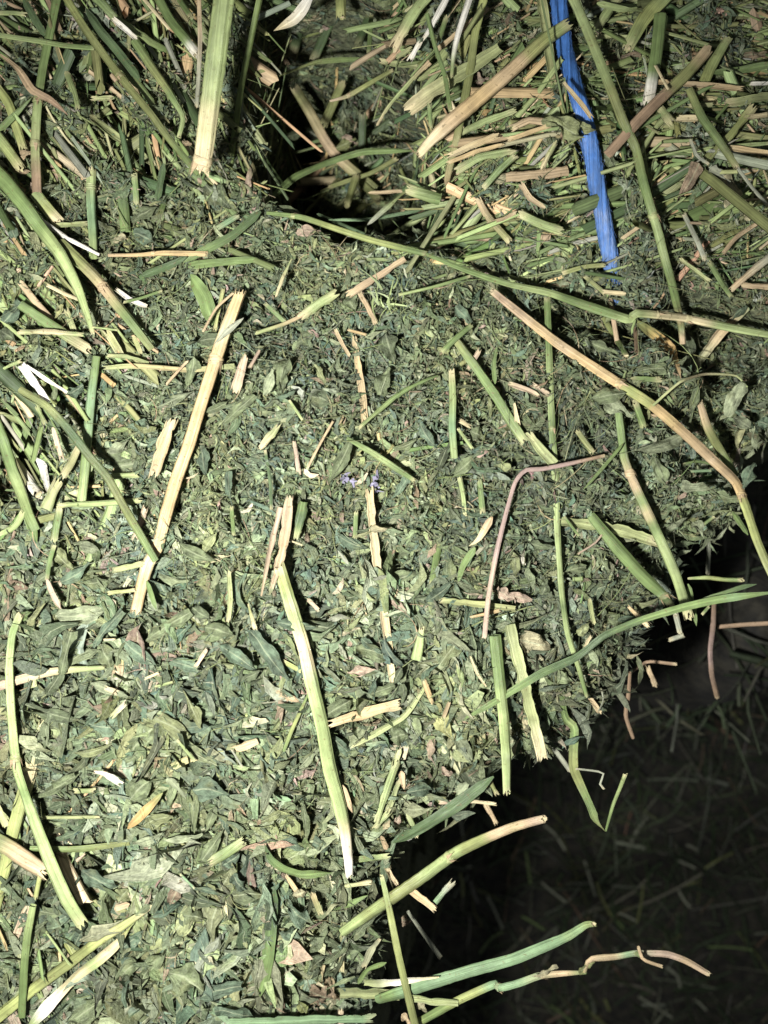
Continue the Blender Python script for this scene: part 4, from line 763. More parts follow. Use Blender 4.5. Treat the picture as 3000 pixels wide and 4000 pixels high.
# minor pieces that belong to the bale
MP = [
 ('A',[(150,-10),(215,110),(300,240)],50,'dg','blade',3),('A',[(740,130),(870,238)],44,'wh','split',6),('A',[(930,-10),(1095,185)],26,'cr','stem',4),('A',[(0,350),(120,450),(205,580),(330,650),(440,745)],[30,50,60,50,20],'tn>br','blade',4),
 ('A',[(205,635),(90,750),(-10,850)],46,'g','blade',4),('A',[(430,470),(480,600),(505,705)],46,'pg','split',3),('A',[(600,640),(718,635)],42,'pg','split',3),('A',[(690,685),(830,790),(930,780)],76,'ol','stem',-1),
 ('A',[(1430,740),(1610,800)],46,'pg','stem',-8),('A',[(1450,660),(1560,610),(1670,550)],40,'g','stem',-22),('A',[(870,1130),(885,1320)],45,'g','stem',1),('A',[(1060,1060),(1020,1300)],52,'dg','blade',2),('A',[(300,-20),(390,200)],36,'br','stem',1),
 ('A',[(-20,560),(60,680),(150,960)],60,'yg','stem',1),('A',[(0,80),(160,90)],40,'pg','split',3),('A',[(1150,-20),(1240,110)],40,'g','stem',2),('A',[(1040,1380),(1100,1200)],40,'g','stem',2),('A',[(360,1460),(560,1450)],40,'g','split',3),('A',[(1420,1470),(1535,1400)],46,'mt','split',5),
 ('B',[(815,400),(930,418),(1055,432)],46,'pg','split',-8),('B',[(470,1215),(600,1170),(750,1120),(910,1030)],36,'ol','stem',-32),('B',[(738,1250),(935,1240)],30,'tn','split',-14),('B',[(470,1425),(740,1420),(1100,1355)],26,'mt','blade',-10),
 ('B',[(440,800),(560,540)],62,'ol','stem',-40),('B',[(685,1010),(690,740)],52,'dg','stem',-42),('B',[(235,360),(305,110)],82,'dg','stem',-36),('B',[(375,380),(505,100)],62,'dg','stem',-36),('B',[(730,345),(748,100)],32,'g','stem',-16),('B',[(890,190),(905,-30)],60,'dg','stem',-14),('B',[(915,160),(1020,-20)],50,'g','stem',-8),
 ('B',[(660,290),(740,90)],60,'dg','stem',-26),('B',[(1250,1010),(1400,945),(1560,880)],52,'cr>st','split',3),('B',[(1245,1060),(1420,985),(1600,940)],36,'st','split',3),('B',[(1320,1090),(1450,1020),(1660,980)],70,'pg','split',3),('B',[(1350,850),(1500,780),(1660,720)],60,'pg','split',3),
 ('B',[(1480,1210),(1580,1100),(1680,1010)],50,'g','stem',3),('B',[(1500,1450),(1600,1420),(1680,1380)],34,'tn','split',4),('B',[(590,1330),(650,1140)],50,'ol','stem',-30),('B',[(580,1080),(800,1300)],60,'ol','stem',-42),('B',[(40,180),(120,300),(210,420)],34,'br','stem',-40),
 ('B',[(1440,1290),(1500,1400),(1640,1560)],50,'tn>ol','stem',1),('B',[(1130,820),(1125,680)],40,'g','split',9),('B',[(1180,320),(1330,200),(1500,60)],46,'tn>st','split',3),('B',[(1180,270),(1230,120)],40,'g','split',4),('B',[(920,370),(1000,320)],40,'pg','split',6),
 ('C',[(560,170),(690,-20)],82,'pg','split',2),('C',[(565,240),(795,240)],36,'pg','split',3),('C',[(930,425),(1012,578)],20,'cr','stem',7),('C',[(870,920),(1185,908)],36,'pg','split',2.5),('C',[(935,1000),(1300,960),(1680,925)],36,'pg','split',2.5),('C',[(1430,960),(1680,1000)],50,'st','split',3),
 ('C',[(1300,475),(1500,450),(1690,415)],60,'g','blade',2.5),('C',[(1545,545),(1680,540)],32,'wh','split',3),('C',[(950,690),(1030,785)],84,'pg','split',2.5),('C',[(-20,905),(110,865),(235,815)],44,'st','split',3),('C',[(55,1385),(170,1445),(315,1500)],72,'pg','stem',2.5),
 ('C',[(195,1090),(275,930)],44,'cr>pg','split',3.5),('C',[(715,1545),(865,1440)],30,'tn','split',3),('C',[(1115,1390),(1200,1560),(1250,1680)],36,'gr','stem',3),('C',[(550,20),(700,55),(850,75)],46,'pg','blade',4),('C',[(1450,1070),(1560,1220),(1660,1335)],28,'gr','twig',4),
 ('C',[(1160,910),(1200,1010),(1270,1060)],26,'gr','twig',5),('C',[(360,1440),(430,1400)],24,'cr','split',3),('C',[(1090,770),(1190,770)],50,'cr','split',3),('C',[(1520,760),(1690,740)],46,'cr','split',3),('C',[(1150,690),(1300,680)],40,'pg','split',2),('C',[(60,1200),(120,1290),(200,1340)],46,'tn','split',3),
 ('C',[(0,830),(110,780),(230,790)],60,'tn','split',2),('C',[(1000,1190),(1100,1185)],36,'pg','split',2),('C',[(1370,1640),(1450,1540),(1600,1440)],30,'tn','stem',3),
 ('D',[(760,220),(840,280),(935,322)],36,'wh','split',4),('D',[(1210,5),(1080,70),(915,130)],56,'dg','blade',4),('D',[(1200,65),(1420,40),(1680,20)],60,'g','blade',3),('D',[(1582,665),(1530,865)],[60,84],'pk','split',4),('D',[(205,1030),(120,1280)],50,'g','blade',4),('D',[(510,1250),(415,1425)],62,'ol','split',3),
 ('D',[(140,180),(230,300),(335,415)],52,'tn','stem',1),('D',[(310,190),(430,250),(515,282)],26,'cr','stem',3),('D',[(1315,490),(1400,340),(1510,240)],20,'tn','twig',6),('D',[(1445,220),(1395,475)],32,'yg','split',2),('D',[(700,500),(775,625)],62,'yg','split',2),('D',[(-20,1020),(160,1085)],54,'g','split',3),
 ('D',[(395,1615),(620,1605),(900,1585)],46,'pg','split',3),('D',[(1080,830),(1140,760),(1215,680)],22,'tn','twig',4),('D',[(680,1430),(880,1420)],46,'pg','split',3),('D',[(1390,570),(1480,480),(1580,400)],[20,50,20],'gr','blade',7),('D',[(870,530),(910,620)],36,'yg','split',3),('D',[(240,980),(290,1080)],36,'pg','split',3),
 ('D',[(350,1130),(400,1310)],40,'pk','split',3),('D',[(1620,720),(1680,620)],30,'pk','split',4),('D',[(800,300),(920,270),(1050,225)],22,'g','twig',5),('D',[(600,460),(760,480)],16,'pg','twig',8),('D',[(430,350),(480,480)],46,'pg','split',2),('D',[(0,740),(130,680)],30,'pg','split',4),
 ('E',[(675,240),(775,430)],46,'tn','split',2.5),('E',[(640,540),(660,700),(690,900),(705,1065)],[50,58,56,58],'tn>st>tn>st','split',1.6),('E',[(500,1070),(420,1210),(335,1372)],20,'tn','twig',4),('E',[(1395,450),(1300,530),(1205,625)],36,'g','stem',4),('E',[(140,1105),(90,1170),(30,1240)],[50,76,40],'pg>cr','split',4),
 ('E',[(515,480),(560,570),(600,640)],30,'tn','split',3),('E',[(230,20),(170,150),(130,260)],[14,36,20],'pg>cr','split',5),('E',[(1320,1440),(1345,1560),(1355,1680)],34,'pg','stem',2),('E',[(1330,1070),(1380,1100)],40,'cr','split',4),('E',[(1310,1120),(1400,1245)],24,'pg','stem',4),('E',[(60,310),(190,430)],32,'g','stem',3),
 ('E',[(0,500),(180,440),(310,380)],30,'pg>tn','twig',4),('E',[(930,250),(1150,200),(1390,130)],24,'pg>g','twig',5),('E',[(1560,590),(1540,700),(1550,830)],34,'g','blade',3),('E',[(220,940),(300,1060)],22,'pg','twig',4),('E',[(60,1260),(90,1450),(100,1640)],26,'dg','stem',3),('E',[(1380,720),(1450,610)],36,'pk','split',4),('E',[(600,480),(710,510)],24,'st','split',4),
 ('E',[(1450,1460),(1470,1660)],40,'g','stem',2),('E',[(250,1220),(280,1400)],46,'pk','split',3),
 ('F',[(720,1215),(600,1360),(465,1512)],[28,26,18],'g','blade',6),('F',[(1690,200),(1500,190)],52,'tn','split',3),('F',[(-10,830),(100,870),(160,900)],40,'pk','split',3),('F',[(140,835),(230,890)],36,'pk','split',3),('F',[(780,790),(950,800)],46,'g','split',3),('F',[(800,950),(850,1100)],50,'g','stem',2),
 ('F',[(420,1130),(520,1270)],40,'ol','stem',3),('F',[(600,235),(720,245)],36,'cr','split',3),('F',[(1100,1350),(1200,1330),(1310,1350)],20,'g','twig',6),('F',[(1160,1395),(1290,1390)],22,'mt','twig',5),('F',[(470,130),(600,240)],34,'ol','stem',2),('F',[(15,960),(35,1080)],[20,40],'cr','split',3),('F',[(330,110),(470,70),(600,60)],36,'ol','stem',3),
 ('F',[(1280,40),(1350,160),(1420,260)],36,'g','stem',2),('F',[(1100,30),(1270,160)],40,'pg','split',2),('F',[(800,470),(810,620)],36,'br','stem',2),
 ('G',[(1480,390),(1492,560),(1480,695)],40,'pg','split',4),('G',[(1500,-30),(1515,150)],30,'g','stem',4),('G',[(950,445),(1012,632)],[30,46],'g','blade',4),('G',[(1268,1000),(1335,898)],32,'pk','split',4),('G',[(350,220),(320,320),(305,430)],32,'g','stem',4),('G',[(880,160),(940,-10)],60,'pk','split',2),('G',[(745,375),(920,335)],46,'pg','split',4),
 ('G',[(710,525),(870,505)],32,'yg','split',4),('G',[(0,150),(100,90),(150,0)],46,'pg','stem',3),('G',[(170,0),(240,200)],70,'g','blade',2),('G',[(385,-20),(350,180)],56,'g','stem',2),('G',[(210,60),(390,20)],60,'ol','stem',1),('G',[(730,1320),(810,1240)],46,'pg>wh','split',4),('G',[(1010,1130),(1115,1105)],26,'pg','split',4),('G',[(945,1080),(1020,1045)],26,'cr','split',4),
 ('G',[(675,828),(742,825)],18,'cr','stem',5),('G',[(0,1290),(60,1290)],60,'g','stem',2),('G',[(1500,1540),(1570,1650)],16,'gr','twig',5),('G',[(1610,600),(1650,750)],[20,36],'yg>cr','split',4),('G',[(690,1140),(750,1165)],40,'cr','split',3),('G',[(1150,1480),(1260,1610)],24,'pg','twig',5),
 ('H',[(1185,200),(1140,480)],50,'g','stem',1),('H',[(650,0),(640,170)],36,'g','stem',2),('H',[(1390,940),(1430,1040),(1490,1130)],[14,24,10],'cr','split',5),('H',[(530,250),(600,340)],[14,32],'gr','blade',4),('H',[(1090,1100),(1140,1230)],44,'st','split',3),('H',[(1250,1240),(1215,1330)],30,'tn','split',4),('H',[(340,570),(400,630)],30,'pk','split',3),
 ('H',[(210,180),(300,215)],14,'cr','twig',5),('H',[(1530,30),(1440,180),(1380,220)],[60,50,14],'tn>cr','blade',5),('H',[(1420,230),(1340,350),(1310,460)],[60,50,30],'g','blade',4),('H',[(180,970),(290,1030)],32,'yg','stem',2),('H',[(1570,640),(1400,680)],30,'st','split',3),('H',[(880,1700),(920,1560)],50,'ol>pg','split',3),('H',[(1310,990),(1320,1080)],30,'pg','split',3),
 ('I',[(770,1040),(880,970),(1060,985)],26,'br','twig',-18),('I',[(878,1000),(925,1115)],42,'tn','split',-20),('I',[(500,1190),(565,1292)],42,'tn','split',1),('I',[(580,1150),(592,1220),(562,1290)],12,'gr','twig',3),('I',[(210,1460),(300,1570),(380,1680)],36,'gr','twig',-20),('I',[(1140,465),(1160,560),(1195,740)],[40,50,34],'g','blade',10),
 ('I',[(1280,610),(1235,660)],24,'g','twig',12),('I',[(760,615),(880,735)],[30,46],'st>cr','split',4),('I',[(430,270),(540,200),(580,150)],16,'pk','twig',5),('I',[(470,880),(505,810)],32,'cr','split',4),('I',[(340,30),(430,150)],20,'g','twig',5),('I',[(1060,660),(1090,790)],40,'gr','stem',0),('I',[(1020,830),(1110,800)],36,'gr','stem',0),('I',[(1430,0),(1530,150)],40,'g','blade',8),
 ('I',[(640,1110),(760,1070)],26,'gr','twig',-15),('I',[(500,570),(530,720)],36,'pg','split',3),('I',[(1230,90),(1310,30)],26,'g','twig',6),('I',[(1280,80),(1270,400)],30,'gr','stem',-20),
 ('J',[(280,320),(640,318)],26,'pg','split',3),('J',[(90,1130),(170,920)],60,'pk','split',2),('J',[(260,690),(230,840)],36,'yg','stem',4),('J',[(500,600),(545,560)],26,'pk','split',3),('J',[(740,915),(840,880)],46,'tn','blade',3),('J',[(1170,690),(1260,780)],[20,16],'mt','twig',5),('J',[(-10,260),(50,365)],70,'pg','split',3),('J',[(490,150),(610,145)],46,'pg','split',3),
 ('K',[(790,330),(845,150),(905,-20)],62,'pg','split',4),('K',[(855,280),(930,80)],46,'g','split',3),('K',[(780,380),(850,300)],50,'pg','split',4),('K',[(640,595),(850,572)],50,'g>pg','split',4),('K',[(580,765),(735,740)],38,'pg>cr','split',4),('K',[(660,1400),(720,1310),(845,1260)],36,'g','blade',6),('K',[(500,920),(600,885),(725,825)],[20,50,12],'g','blade',5),
 ('K',[(1490,240),(1555,362)],42,'tn','split',-5),('K',[(1200,225),(1380,218),(1545,232)],32,'pk>cr','split',4),('K',[(700,1290),(740,1190),(800,1110)],[50,60,26],'gr','split',2),('K',[(550,1575),(552,1700)],46,'pk','split',9),('K',[(1560,170),(1520,90)],40,'ol','split',2),('K',[(940,20),(960,140)],[56,20],'tn','blade',5),
 ('K',[(560,110),(590,200),(625,290)],[40,50,20],'tn','blade',5),('K',[(990,310),(1040,430)],46,'pg','split',3),('K',[(810,440),(850,530)],[30,46],'tn','blade',4),('K',[(860,660),(910,750)],36,'tn','split',3),('K',[(40,170),(230,210)],36,'mt','blade',4),('K',[(200,700),(260,790)],36,'st','split',3),('K',[(370,820),(420,940)],46,'st>pg','split',3),
 ('L',[(820,1160),(850,1240),(970,1285)],26,'tn','twig',22),('L',[(415,5),(590,30),(570,100),(595,135)],16,'gr','twig',-4),
]
for p in MP: make_stem(None, *p, parent=bale)

# leaves one can tell apart: tile, base, tip, width, colour, lift
LV = [
 ('L',(140,1355),(300,1285),60,'LC',19),('L',(430,1325),(525,1250),60,'ol',18.5),('L',(790,1195),(860,1225),50,'pg',20),
 ('C',(440,880),(205,760),190,'LY',8.5),('C',(400,800),(540,850),80,'LY',8.5),('C',(560,950),(700,1120),140,'L',3),('C',(1150,1330),(1270,1450),140,'LD',3),('C',(1430,300),(1530,260),120,'LD',3),('C',(610,390),(840,350),80,'LB',3.5),('C',(100,560),(140,640),60,'LD',3),('C',(1230,1060),(1035,1370),110,'LB',6),('C',(1340,1150),(1520,1440),150,'LC',5.5),('C',(1290,1080),(1420,1180),90,'gr',6),('C',(1540,560),(1660,640),70,'LB',2),('C',(1650,350),(1480,360),90,'LB',3),
 ('F',(740,880),(490,930),130,'L',6),('F',(600,930),(780,1050),150,'LP',5.5),('F',(500,560),(690,640),110,'L',4),('F',(1120,480),(1180,760),110,'LD',6),('F',(1000,720),(800,740),110,'L',4),('F',(1500,820),(1390,1040),150,'LP',14),('F',(1440,1040),(1560,1120),110,'LP',12),('F',(1120,1170),(780,1290),130,'LP',8),('F',(1100,1480),(1330,1510),90,'LP',9),('F',(1580,1330),(1500,1500),110,'LT',12),('F',(1280,1540),(1500,1590),80,'L',8),('F',(1200,820),(1150,1080),80,'L',9),('F',(430,520),(560,500),90,'L',3),('F',(1380,460),(1520,330),60,'LT',4),('F',(920,1290),(1000,1500),110,'L',5),('F',(300,230),(470,320),110,'LD',3),('F',(250,1350),(420,1470),140,'L',3),('F',(100,1150),(230,1020),80,'L',3),('F',(1660,1090),(1590,1070),110,'LT',10),('F',(1550,1120),(1580,1260),70,'LP',10),
 ('D',(140,300),(30,430),120,'LT',4),('D',(60,80),(100,280),110,'LP',4),('D',(1010,1130),(830,1110),170,'LT',4),('D',(740,1360),(1010,1330),260,'L',3.2),('D',(1000,1420),(1000,1560),90,'L',3),('D',(1480,520),(1220,560),110,'LD',4),('D',(1280,620),(1220,850),110,'L',4.5),('D',(1020,980),(1260,870),90,'LP',4),('D',(1440,1090),(1650,900),110,'L',4),('D',(1330,1020),(1500,940),60,'L',4.5),('D',(430,900),(540,840),100,'LT',5),('D',(960,780),(1080,820),110,'LY',2),('D',(0,480),(120,560),130,'LD',3),('D',(1300,1230),(1330,1420),110,'LT',4),('D',(1470,1400),(1500,1640),70,'LT',4),('D',(340,940),(370,790),50,'L',6),('D',(700,1280),(830,1200),90,'LP',4),
 ('E',(200,650),(140,860),150,'L',4),('E',(830,500),(900,700),170,'LD',3.5),('E',(800,900),(870,720),170,'L',3.2),('E',(360,900),(500,950),150,'LD',3),('E',(620,1200),(480,1470),110,'L',4.5),('E',(1050,1090),(1170,1260),90,'LT',4.5),('E',(990,1440),(890,1580),90,'LT',5),('E',(570,260),(660,360),150,'L',2.5),('E',(260,560),(390,510),110,'L',3),('E',(1390,1130),(1480,1180),140,'L',3.2),('E',(1290,1420),(1440,1280),110,'L',3.6),('E',(1500,1290),(1650,1390),90,'LY',4),('E',(1290,330),(1400,440),90,'LT',4),('E',(900,1260),(1050,1190),90,'L',3.2),('E',(380,700),(450,830),70,'LY',4),('E',(1180,1380),(1250,1210),70,'LD',2.5),('E',(60,900),(120,740),90,'LP',4),('E',(130,930),(260,880),40,'LT',6),
 ('G',(355,700),(740,640),160,'LP',5),('G',(780,640),(590,880),100,'LT',6),('G',(770,820),(1020,1010),120,'LT',5.5),('G',(650,860),(720,1010),140,'L',4.5),('G',(460,780),(390,1060),100,'L',6),('G',(390,1050),(280,1220),110,'LD',4.5),('G',(170,1260),(540,1370),110,'LD',5),('G',(570,1390),(790,1400),160,'LT',4.5),('G',(560,1090),(860,1210),80,'LP',5),('G',(950,1310),(1240,1450),150,'LY',4.5),('G',(1300,1400),(1190,1150),110,'LY',5),('G',(800,1600),(990,1390),200,'L',4),('G',(1420,860),(1660,1020),130,'LT',5),('G',(950,820),(1240,640),130,'L',4.5),('G',(1100,960),(1270,1010),110,'LT',5),('G',(1240,620),(1360,700),110,'LD',4),('G',(130,160),(180,330),60,'LT',5),('G',(400,470),(590,340),100,'LT',5),('G',(340,260),(480,380),140,'LY',3),('G',(60,340),(30,700),70,'LB',3),('G',(520,220),(660,250),90,'LP',4),('G',(480,590),(740,760),50,'LY',5),('G',(1330,740),(1520,800),140,'L',4.5),('G',(490,1580),(730,1520),80,'LY',5),('G',(1010,1560),(1190,1500),120,'LP',3.5),('G',(1150,220),(1400,330),110,'L',3.5),('G',(700,450),(520,470),110,'L',3.6),('G',(40,280),(180,190),70,'LD',4),('G',(190,650),(70,720),70,'g',6),
 ('H',(-40,780),(200,1090),190,'LT',5.5),('H',(130,720),(400,750),110,'LT',7),('H',(650,870),(890,940),150,'L',4.5),('H',(680,820),(830,930),70,'LT',5),('H',(1180,980),(1370,780),150,'L',5),('H',(1110,590),(1290,450),110,'LT',5.5),('H',(1280,450),(1340,560),40,'LT',6),('H',(850,470),(1050,380),140,'L',4),('H',(520,160),(720,250),110,'LT',4),('H',(740,1180),(900,1120),100,'L',4.5),('H',(940,1010),(890,1120),70,'LD',5.5),('H',(960,1120),(950,1250),60,'LD',5.5),('H',(870,1470),(980,1430),150,'L',4.5),('H',(1260,1400),(1420,1640),120,'LP',5),('H',(500,1460),(640,1600),90,'LT',4),('H',(530,1580),(680,1560),80,'L',4),('H',(590,1040),(770,1020),80,'pk',4),('H',(860,560),(980,650),80,'pk',4),('H',(1560,500),(1680,580),110,'pk',5),('H',(460,690),(620,680),60,'gr',5),('H',(760,440),(870,410),36,'gr',6.5),('H',(740,110),(880,110),56,'LC',5.5),('H',(130,1160),(290,1230),80,'tn',4),('H',(320,460),(430,440),90,'L',3.5),('H',(180,1250),(120,1350),40,'LB',5),('H',(1440,1060),(1380,900),60,'LP',4),('H',(1450,480),(1560,390),80,'L',3.5),('H',(300,520),(270,380),60,'LD',4.5),('H',(440,1320),(620,1220),120,'L',4),('H',(1380,820),(1460,970),150,'LD',4),
 ('I',(40,830),(250,870),200,'LC',4.5),('I',(160,900),(110,960),150,'LC',4),('I',(280,1060),(400,1100),110,'L',5),('I',(1000,110),(1130,40),60,'LP',9),('I',(1180,60),(1250,160),90,'LP',8),('I',(10,230),(30,420),90,'LY',4),('I',(200,540),(230,440),90,'LD',4),('I',(100,200),(260,240),90,'LD',3.5),('I',(-20,540),(130,570),80,'pk',5),('I',(620,940),(640,1080),70,'LY',5),('I',(560,900),(590,1060),60,'L',5),('I',(430,800),(500,720),80,'LY',4.5),('I',(680,700),(830,680),50,'LT',5),('I',(350,380),(480,350),80,'L',4),('I',(610,380),(560,250),80,'L',4),
 ('J',(880,1250),(740,1390),190,'L',5),('J',(1100,1310),(1330,1420),240,'L',5.5),('J',(1290,1470),(1560,1400),130,'LT',5.5),('J',(1300,1560),(1560,1560),150,'L',5),('J',(440,1660),(700,1480),170,'L',5),('J',(1050,1180),(880,1420),120,'L',5),('J',(820,920),(870,60),0.1,'L',2),('J',(830,200),(980,60),190,'L',5),('J',(1220,120),(1480,160),180,'LT',5.5),('J',(520,680),(750,780),140,'LT',4.5),('J',(200,920),(390,950),120,'L',4.5),('J',(910,370),(1120,300),120,'LY',4),('J',(1050,620),(950,820),150,'L',3.5),('J',(870,510),(1070,430),80,'LP',5),('J',(1050,480),(1320,440),60,'LP',5),('J',(1200,760),(1470,820),60,'LT',5),('J',(1100,880),(1180,730),110,'LB',5),('J',(1180,850),(1390,890),110,'LD',4),('J',(1560,1050),(1600,1170),80,'LY',4.5),('J',(1190,940),(1330,980),140,'L',4),('J',(1400,250),(1330,420),80,'L',4),('J',(1310,600),(1450,400),110,'L',4),('J',(1440,640),(1560,560),110,'LT',4),('J',(860,1590),(980,1530),110,'LP',4.5),('J',(230,200),(480,60),110,'L',5),('J',(640,470),(760,330),80,'L',5),('J',(1090,60),(1220,200),60,'LP',5.5),('J',(320,1000),(80,1160),110,'L',4.5),('J',(760,870),(830,780),140,'LY',3.5),('J',(530,1050),(470,1180),90,'LT',4),('J',(1500,700),(1590,800),110,'LT',4.5),('J',(1400,1560),(1680,1620),110,'LT',7),('J',(990,880),(880,960),50,'L',6),('J',(780,1180),(940,1050),110,'LT',3.5),('J',(320,350),(640,420),110,'L',3.6),
 ('K',(430,1290),(640,1110),60,'L',5),('K',(340,1310),(470,1200),90,'LD',4),('K',(990,150),(1160,130),120,'LT',6),('K',(1300,170),(1410,60),90,'LP',4),('K',(200,900),(360,1010),150,'LT',4),('K',(160,1060),(290,1100),110,'LT',4.5),('K',(370,480),(500,520),110,'LT',4.5),('K',(110,460),(330,520),130,'LT',4),('K',(160,0),(170,140),60,'L',4),('K',(340,60),(350,230),110,'L',4.5),('K',(400,60),(420,190),60,'L',4),('K',(0,160),(180,190),50,'gr',5),('K',(30,340),(250,260),60,'LY',4.5),('K',(310,230),(330,460),70,'L',5),('K',(440,300),(440,440),60,'L',4.5),('K',(830,620),(870,580),60,'LP',5),('K',(640,1350),(440,1440),40,'L',5),('K',(340,1460),(540,1500),170,'LB',4),('K',(460,1360),(520,1500),80,'tn',5),('K',(120,1470),(190,1580),110,'LB',3),('K',(280,1520),(330,1600),80,'yg',5),('K',(940,980),(1000,1000),100,'LB',-6),('K',(1200,20),(1280,40),80,'pk',5),('K',(1110,230),(1170,260),80,'mv',2),('K',(960,450),(1010,460),80,'wh',5),('K',(830,400),(870,340),60,'cr',5),('K',(900,380),(940,300),60,'pk',5),('K',(680,200),(790,170),80,'L',4),('K',(1040,1500),(1110,1600),70,'LC',8),('K',(940,1600),(1010,1660),70,'tn',4),('K',(240,830),(330,800),80,'LC',4),
 ('B',(120,900),(280,860),120,'L',-44),('B',(520,960),(650,900),90,'ol',-40),('B',(560,880),(660,930),60,'pk',-40),('B',(150,1340),(300,1390),60,'L',4),('B',(250,1500),(420,1490),90,'pk',3.5),('B',(1490,1180),(1660,1130),90,'LC',4),('B',(1420,520),(1510,510),90,'pk',5),('B',(1450,740),(1530,710),50,'or',4),('B',(1040,240),(1130,340),110,'LT',5),('B',(1010,1480),(1180,1600),110,'LD',4),
 ('A',(340,270),(440,500),110,'LT',6),('A',(280,230),(400,380),70,'LT',6.5),('A',(850,1430),(1010,1340),120,'L',4),('A',(870,1500),(1020,1580),140,'LT',4),('A',(130,1010),(250,980),100,'tn',6),('A',(200,1180),(250,1280),70,'pk',5),('A',(730,1560),(810,1520),70,'LC',4),('A',(1580,1280),(1640,1080),70,'pk',3),('A',(50,1420),(120,1600),80,'LT',4),('A',(1330,1200),(1500,1350),170,'LD',2),('A',(1180,920),(1240,940),40,'tn',8),('A',(1290,1150),(1300,1200),40,'pk',12),('A',(80,1110),(190,1110),50,'tn',5),
]
for l in LV:
    if l[3] > 1: traced_leaf(*l)
# more large leaflets spread by chance over the leafy part, sharing a few meshes
lm = []
for i in range(14):
    rs = np.random.default_rng(900+i); Lf = rs.uniform(5.5, 10)*MM
    V, F, S = leaf_verts(Lf, Lf*rs.uniform(.26, .42), rs.normal(0, .4), rs.uniform(-.4, .5), rs.uniform(.15, .5), rs.uniform(-.35, .35), rs, cut=1 if i % 3 else .72, k=8, n=5)
    c = CC[['L', 'L', 'LD', 'LT', 'LP', 'LY', 'L'][i % 7]]; lm.append(mesh_from('leaf_piece', V, F, np.repeat(c[None], len(V), 0)*(.8+.4*rs.random((len(V), 1))), S, M_LEAFO))
m = 60; u, v = sample(m, lambda u, v: (1-.8*zone(u, v))*sstep(900, 3000, v), pad=120); z = Hlow(u, v)+rng.uniform(1.0, 3.2, m)*MM
P = pos(u, v, z)-BL; t, b, nn = frames(h_grad(u, v), rng.uniform(0, 6.283, m), rng.gamma(2, .13, m)); cs = coarse(u, v)
from mathutils import Matrix
for i in range(m):
    o = link('leaf', lm[i % len(lm)], bale); s = .72*cs[i]*rng.uniform(.7, 1.2)
    o.matrix_local = Matrix([[*(q*s for q in (t[i][r], b[i][r], nn[i][r])), P[i][r]] for r in range(3)]+[[0, 0, 0, 1]])

# frayed pale tuft and purple petals
def tuft(c, p, code, n, ln, lift, name, label, cat, width=10, spread=.6):
    rs = np.random.default_rng(int(p[0]+p[1])); q = cpx(c, p); A = at(*q, ZT+surf_at(*q)+lift*MM); V = []; F = []; C = []
    for i in range(n):
        a = rs.uniform(0, 6.283); l = ln*MM*rs.uniform(.3, 1); d = np.array([math.cos(a), math.sin(a), rs.uniform(-.2, .5)]); w = np.cross(d, [0, 0, 1.])+rs.normal(size=3)*.5; w = w/np.linalg.norm(w)*width*rs.uniform(.5, 1.2)*3e-5
        b = len(V); bendv = rs.normal(size=3)*.6; org = rs.normal(size=3)*ln*MM*spread*np.array([.5, .5, .12]); cc = CC[code]*rs.uniform(.6, 1.15)
        for k in range(5):
            t_ = k/4; pt = org+d*l*t_+bendv*l*t_*t_; ww = w*(.45+.55*math.sin(math.pi*min(1, t_+.15)))*(1 if width > 10 else 1-.7*t_); V += [pt-ww, pt+ww]; C += [cc]*2
        F += [(b+2*k, b+2*k+2, b+2*k+3, b+2*k+1) for k in range(4)]
    V = np.array(V); S = np.zeros_like(V); S[:, 1] = .5
    o = link(name, mesh_from(name, V, np.array(F), np.clip(np.array(C), 0, .85), S, M_CHAFF), None, A); tag(o, label, cat); return o
tuft('E', (830, 270), 'pg', 26, 5.5, 5, 'frayed_tuft', 'pale green frayed tuft of stem fibres in the upper middle of the bale', 'plant tuft')
tuft('E', (740, 1490), 'pu', 20, 1.3, 2.0, 'dried_flower', 'faded purple flower petals caught in the centre, larger right-hand cluster', 'flower', 16, 1.1)
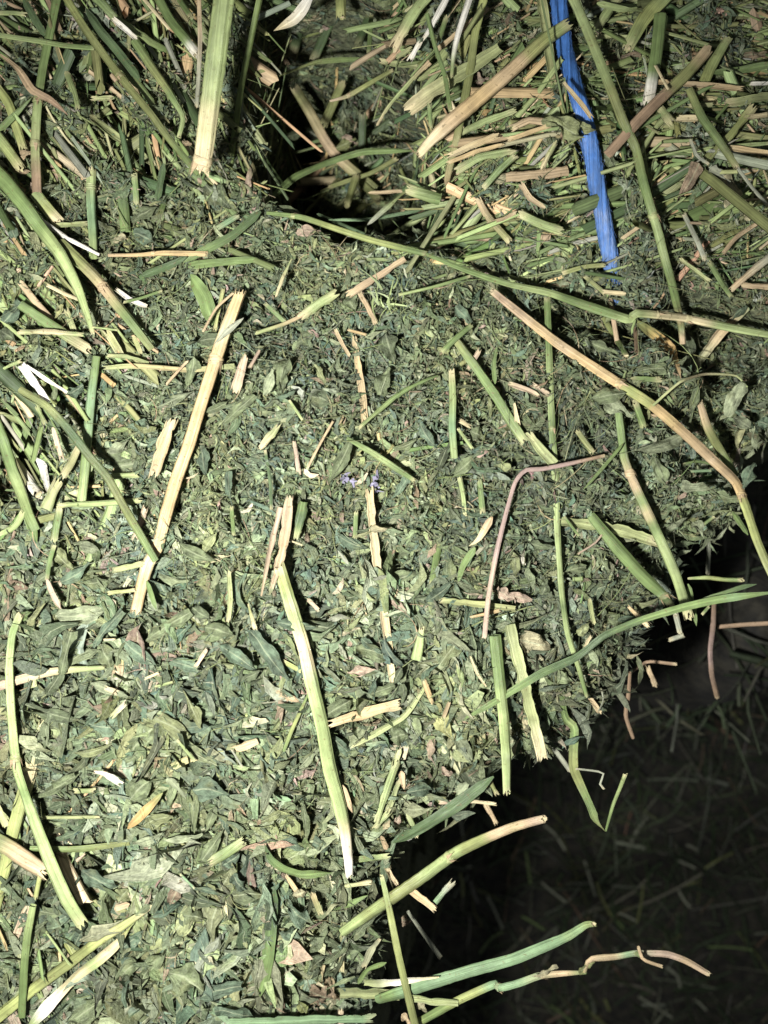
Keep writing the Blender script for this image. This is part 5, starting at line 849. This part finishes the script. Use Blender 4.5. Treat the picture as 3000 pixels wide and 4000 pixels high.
tuft('E', (590, 1450), 'pu', 12, 1.2, 1.8, 'dried_flower', 'faded purple flower petals caught in the centre, smaller left-hand cluster', 'flower', 14, 1.3)
# straws on the dark floor that can be told apart
FS = [('L',(1000,1290),(1090,1420),34),('L',(550,740),(640,950),30),('L',(470,600),(540,830),30),('L',(90,540),(120,750),34),('L',(210,370),(345,530),34),('L',(1250,650),(1430,550),30),('L',(1130,500),(1205,535),34),('L',(60,960),(210,1050),28),('L',(190,740),(350,870),28),('L',(810,1000),(850,760),26),('L',(1080,790),(1150,900),30),('L',(1270,1160),(1560,1180),26),('L',(1180,1500),(1260,1570),28),('L',(600,1500),(630,1570),36),('L',(820,1480),(1040,1620),28),('L',(250,1540),(400,1659),28),('L',(1080,600),(1190,650),30),('L',(1100,770),(1200,740),26),('L',(690,940),(800,990),28),('L',(640,950),(720,1040),26),('K',(1320,300),(1350,500),26),('K',(1320,680),(1340,830),30),('K',(1500,830),(1600,1040),30),('K',(1450,1200),(1600,1060),26),('K',(960,600),(1400,640),24),('I',(1380,1260),(1490,1370),34),('I',(900,1320),(1050,1340),40),('I',(1480,1280),(1530,1160),40),('I',(420,1430),(720,1360),28),('I',(640,1640),(740,1440),30),('I',(560,1350),(640,1500),24)]
def floor_z(px, py):
    z = 0.
    for _ in range(8):
        p = at(px, py, z); z = .5*z+.5*(float(floor_h(p[0], p[1]))+.006)
    return z
for c, a, b, wd in FS:
    SEED[0] += 1; rs = np.random.default_rng(SEED[0]); A, B = cpx(c, a), cpx(c, b); P = np.array([at(*A, floor_z(*A)+.002), at(*((A+B)/2+rs.normal(size=2)*6), max(floor_z(*A), floor_z(*B))+.002), at(*B, floor_z(*B)+.002)])
    P, s = catmull(P, .003); R = np.full(len(P), .5*wd/1.659/PXM*(CAMZ-P[0, 2])/.2*.55)
    V, F, C, S = stalk_mesh(P, s, R, ['gr', 'ol', 'gr', 'g'][SEED[0] % 4], 'twig', '', rs)
    o = link('floor_straw', mesh_from('floor_straw', V-P[0], F, C, S, M_STEM), None, P[0]); tag(o, 'dim single straw lying on the dark floor below the bale', 'straw', 'straws on the dark floor')
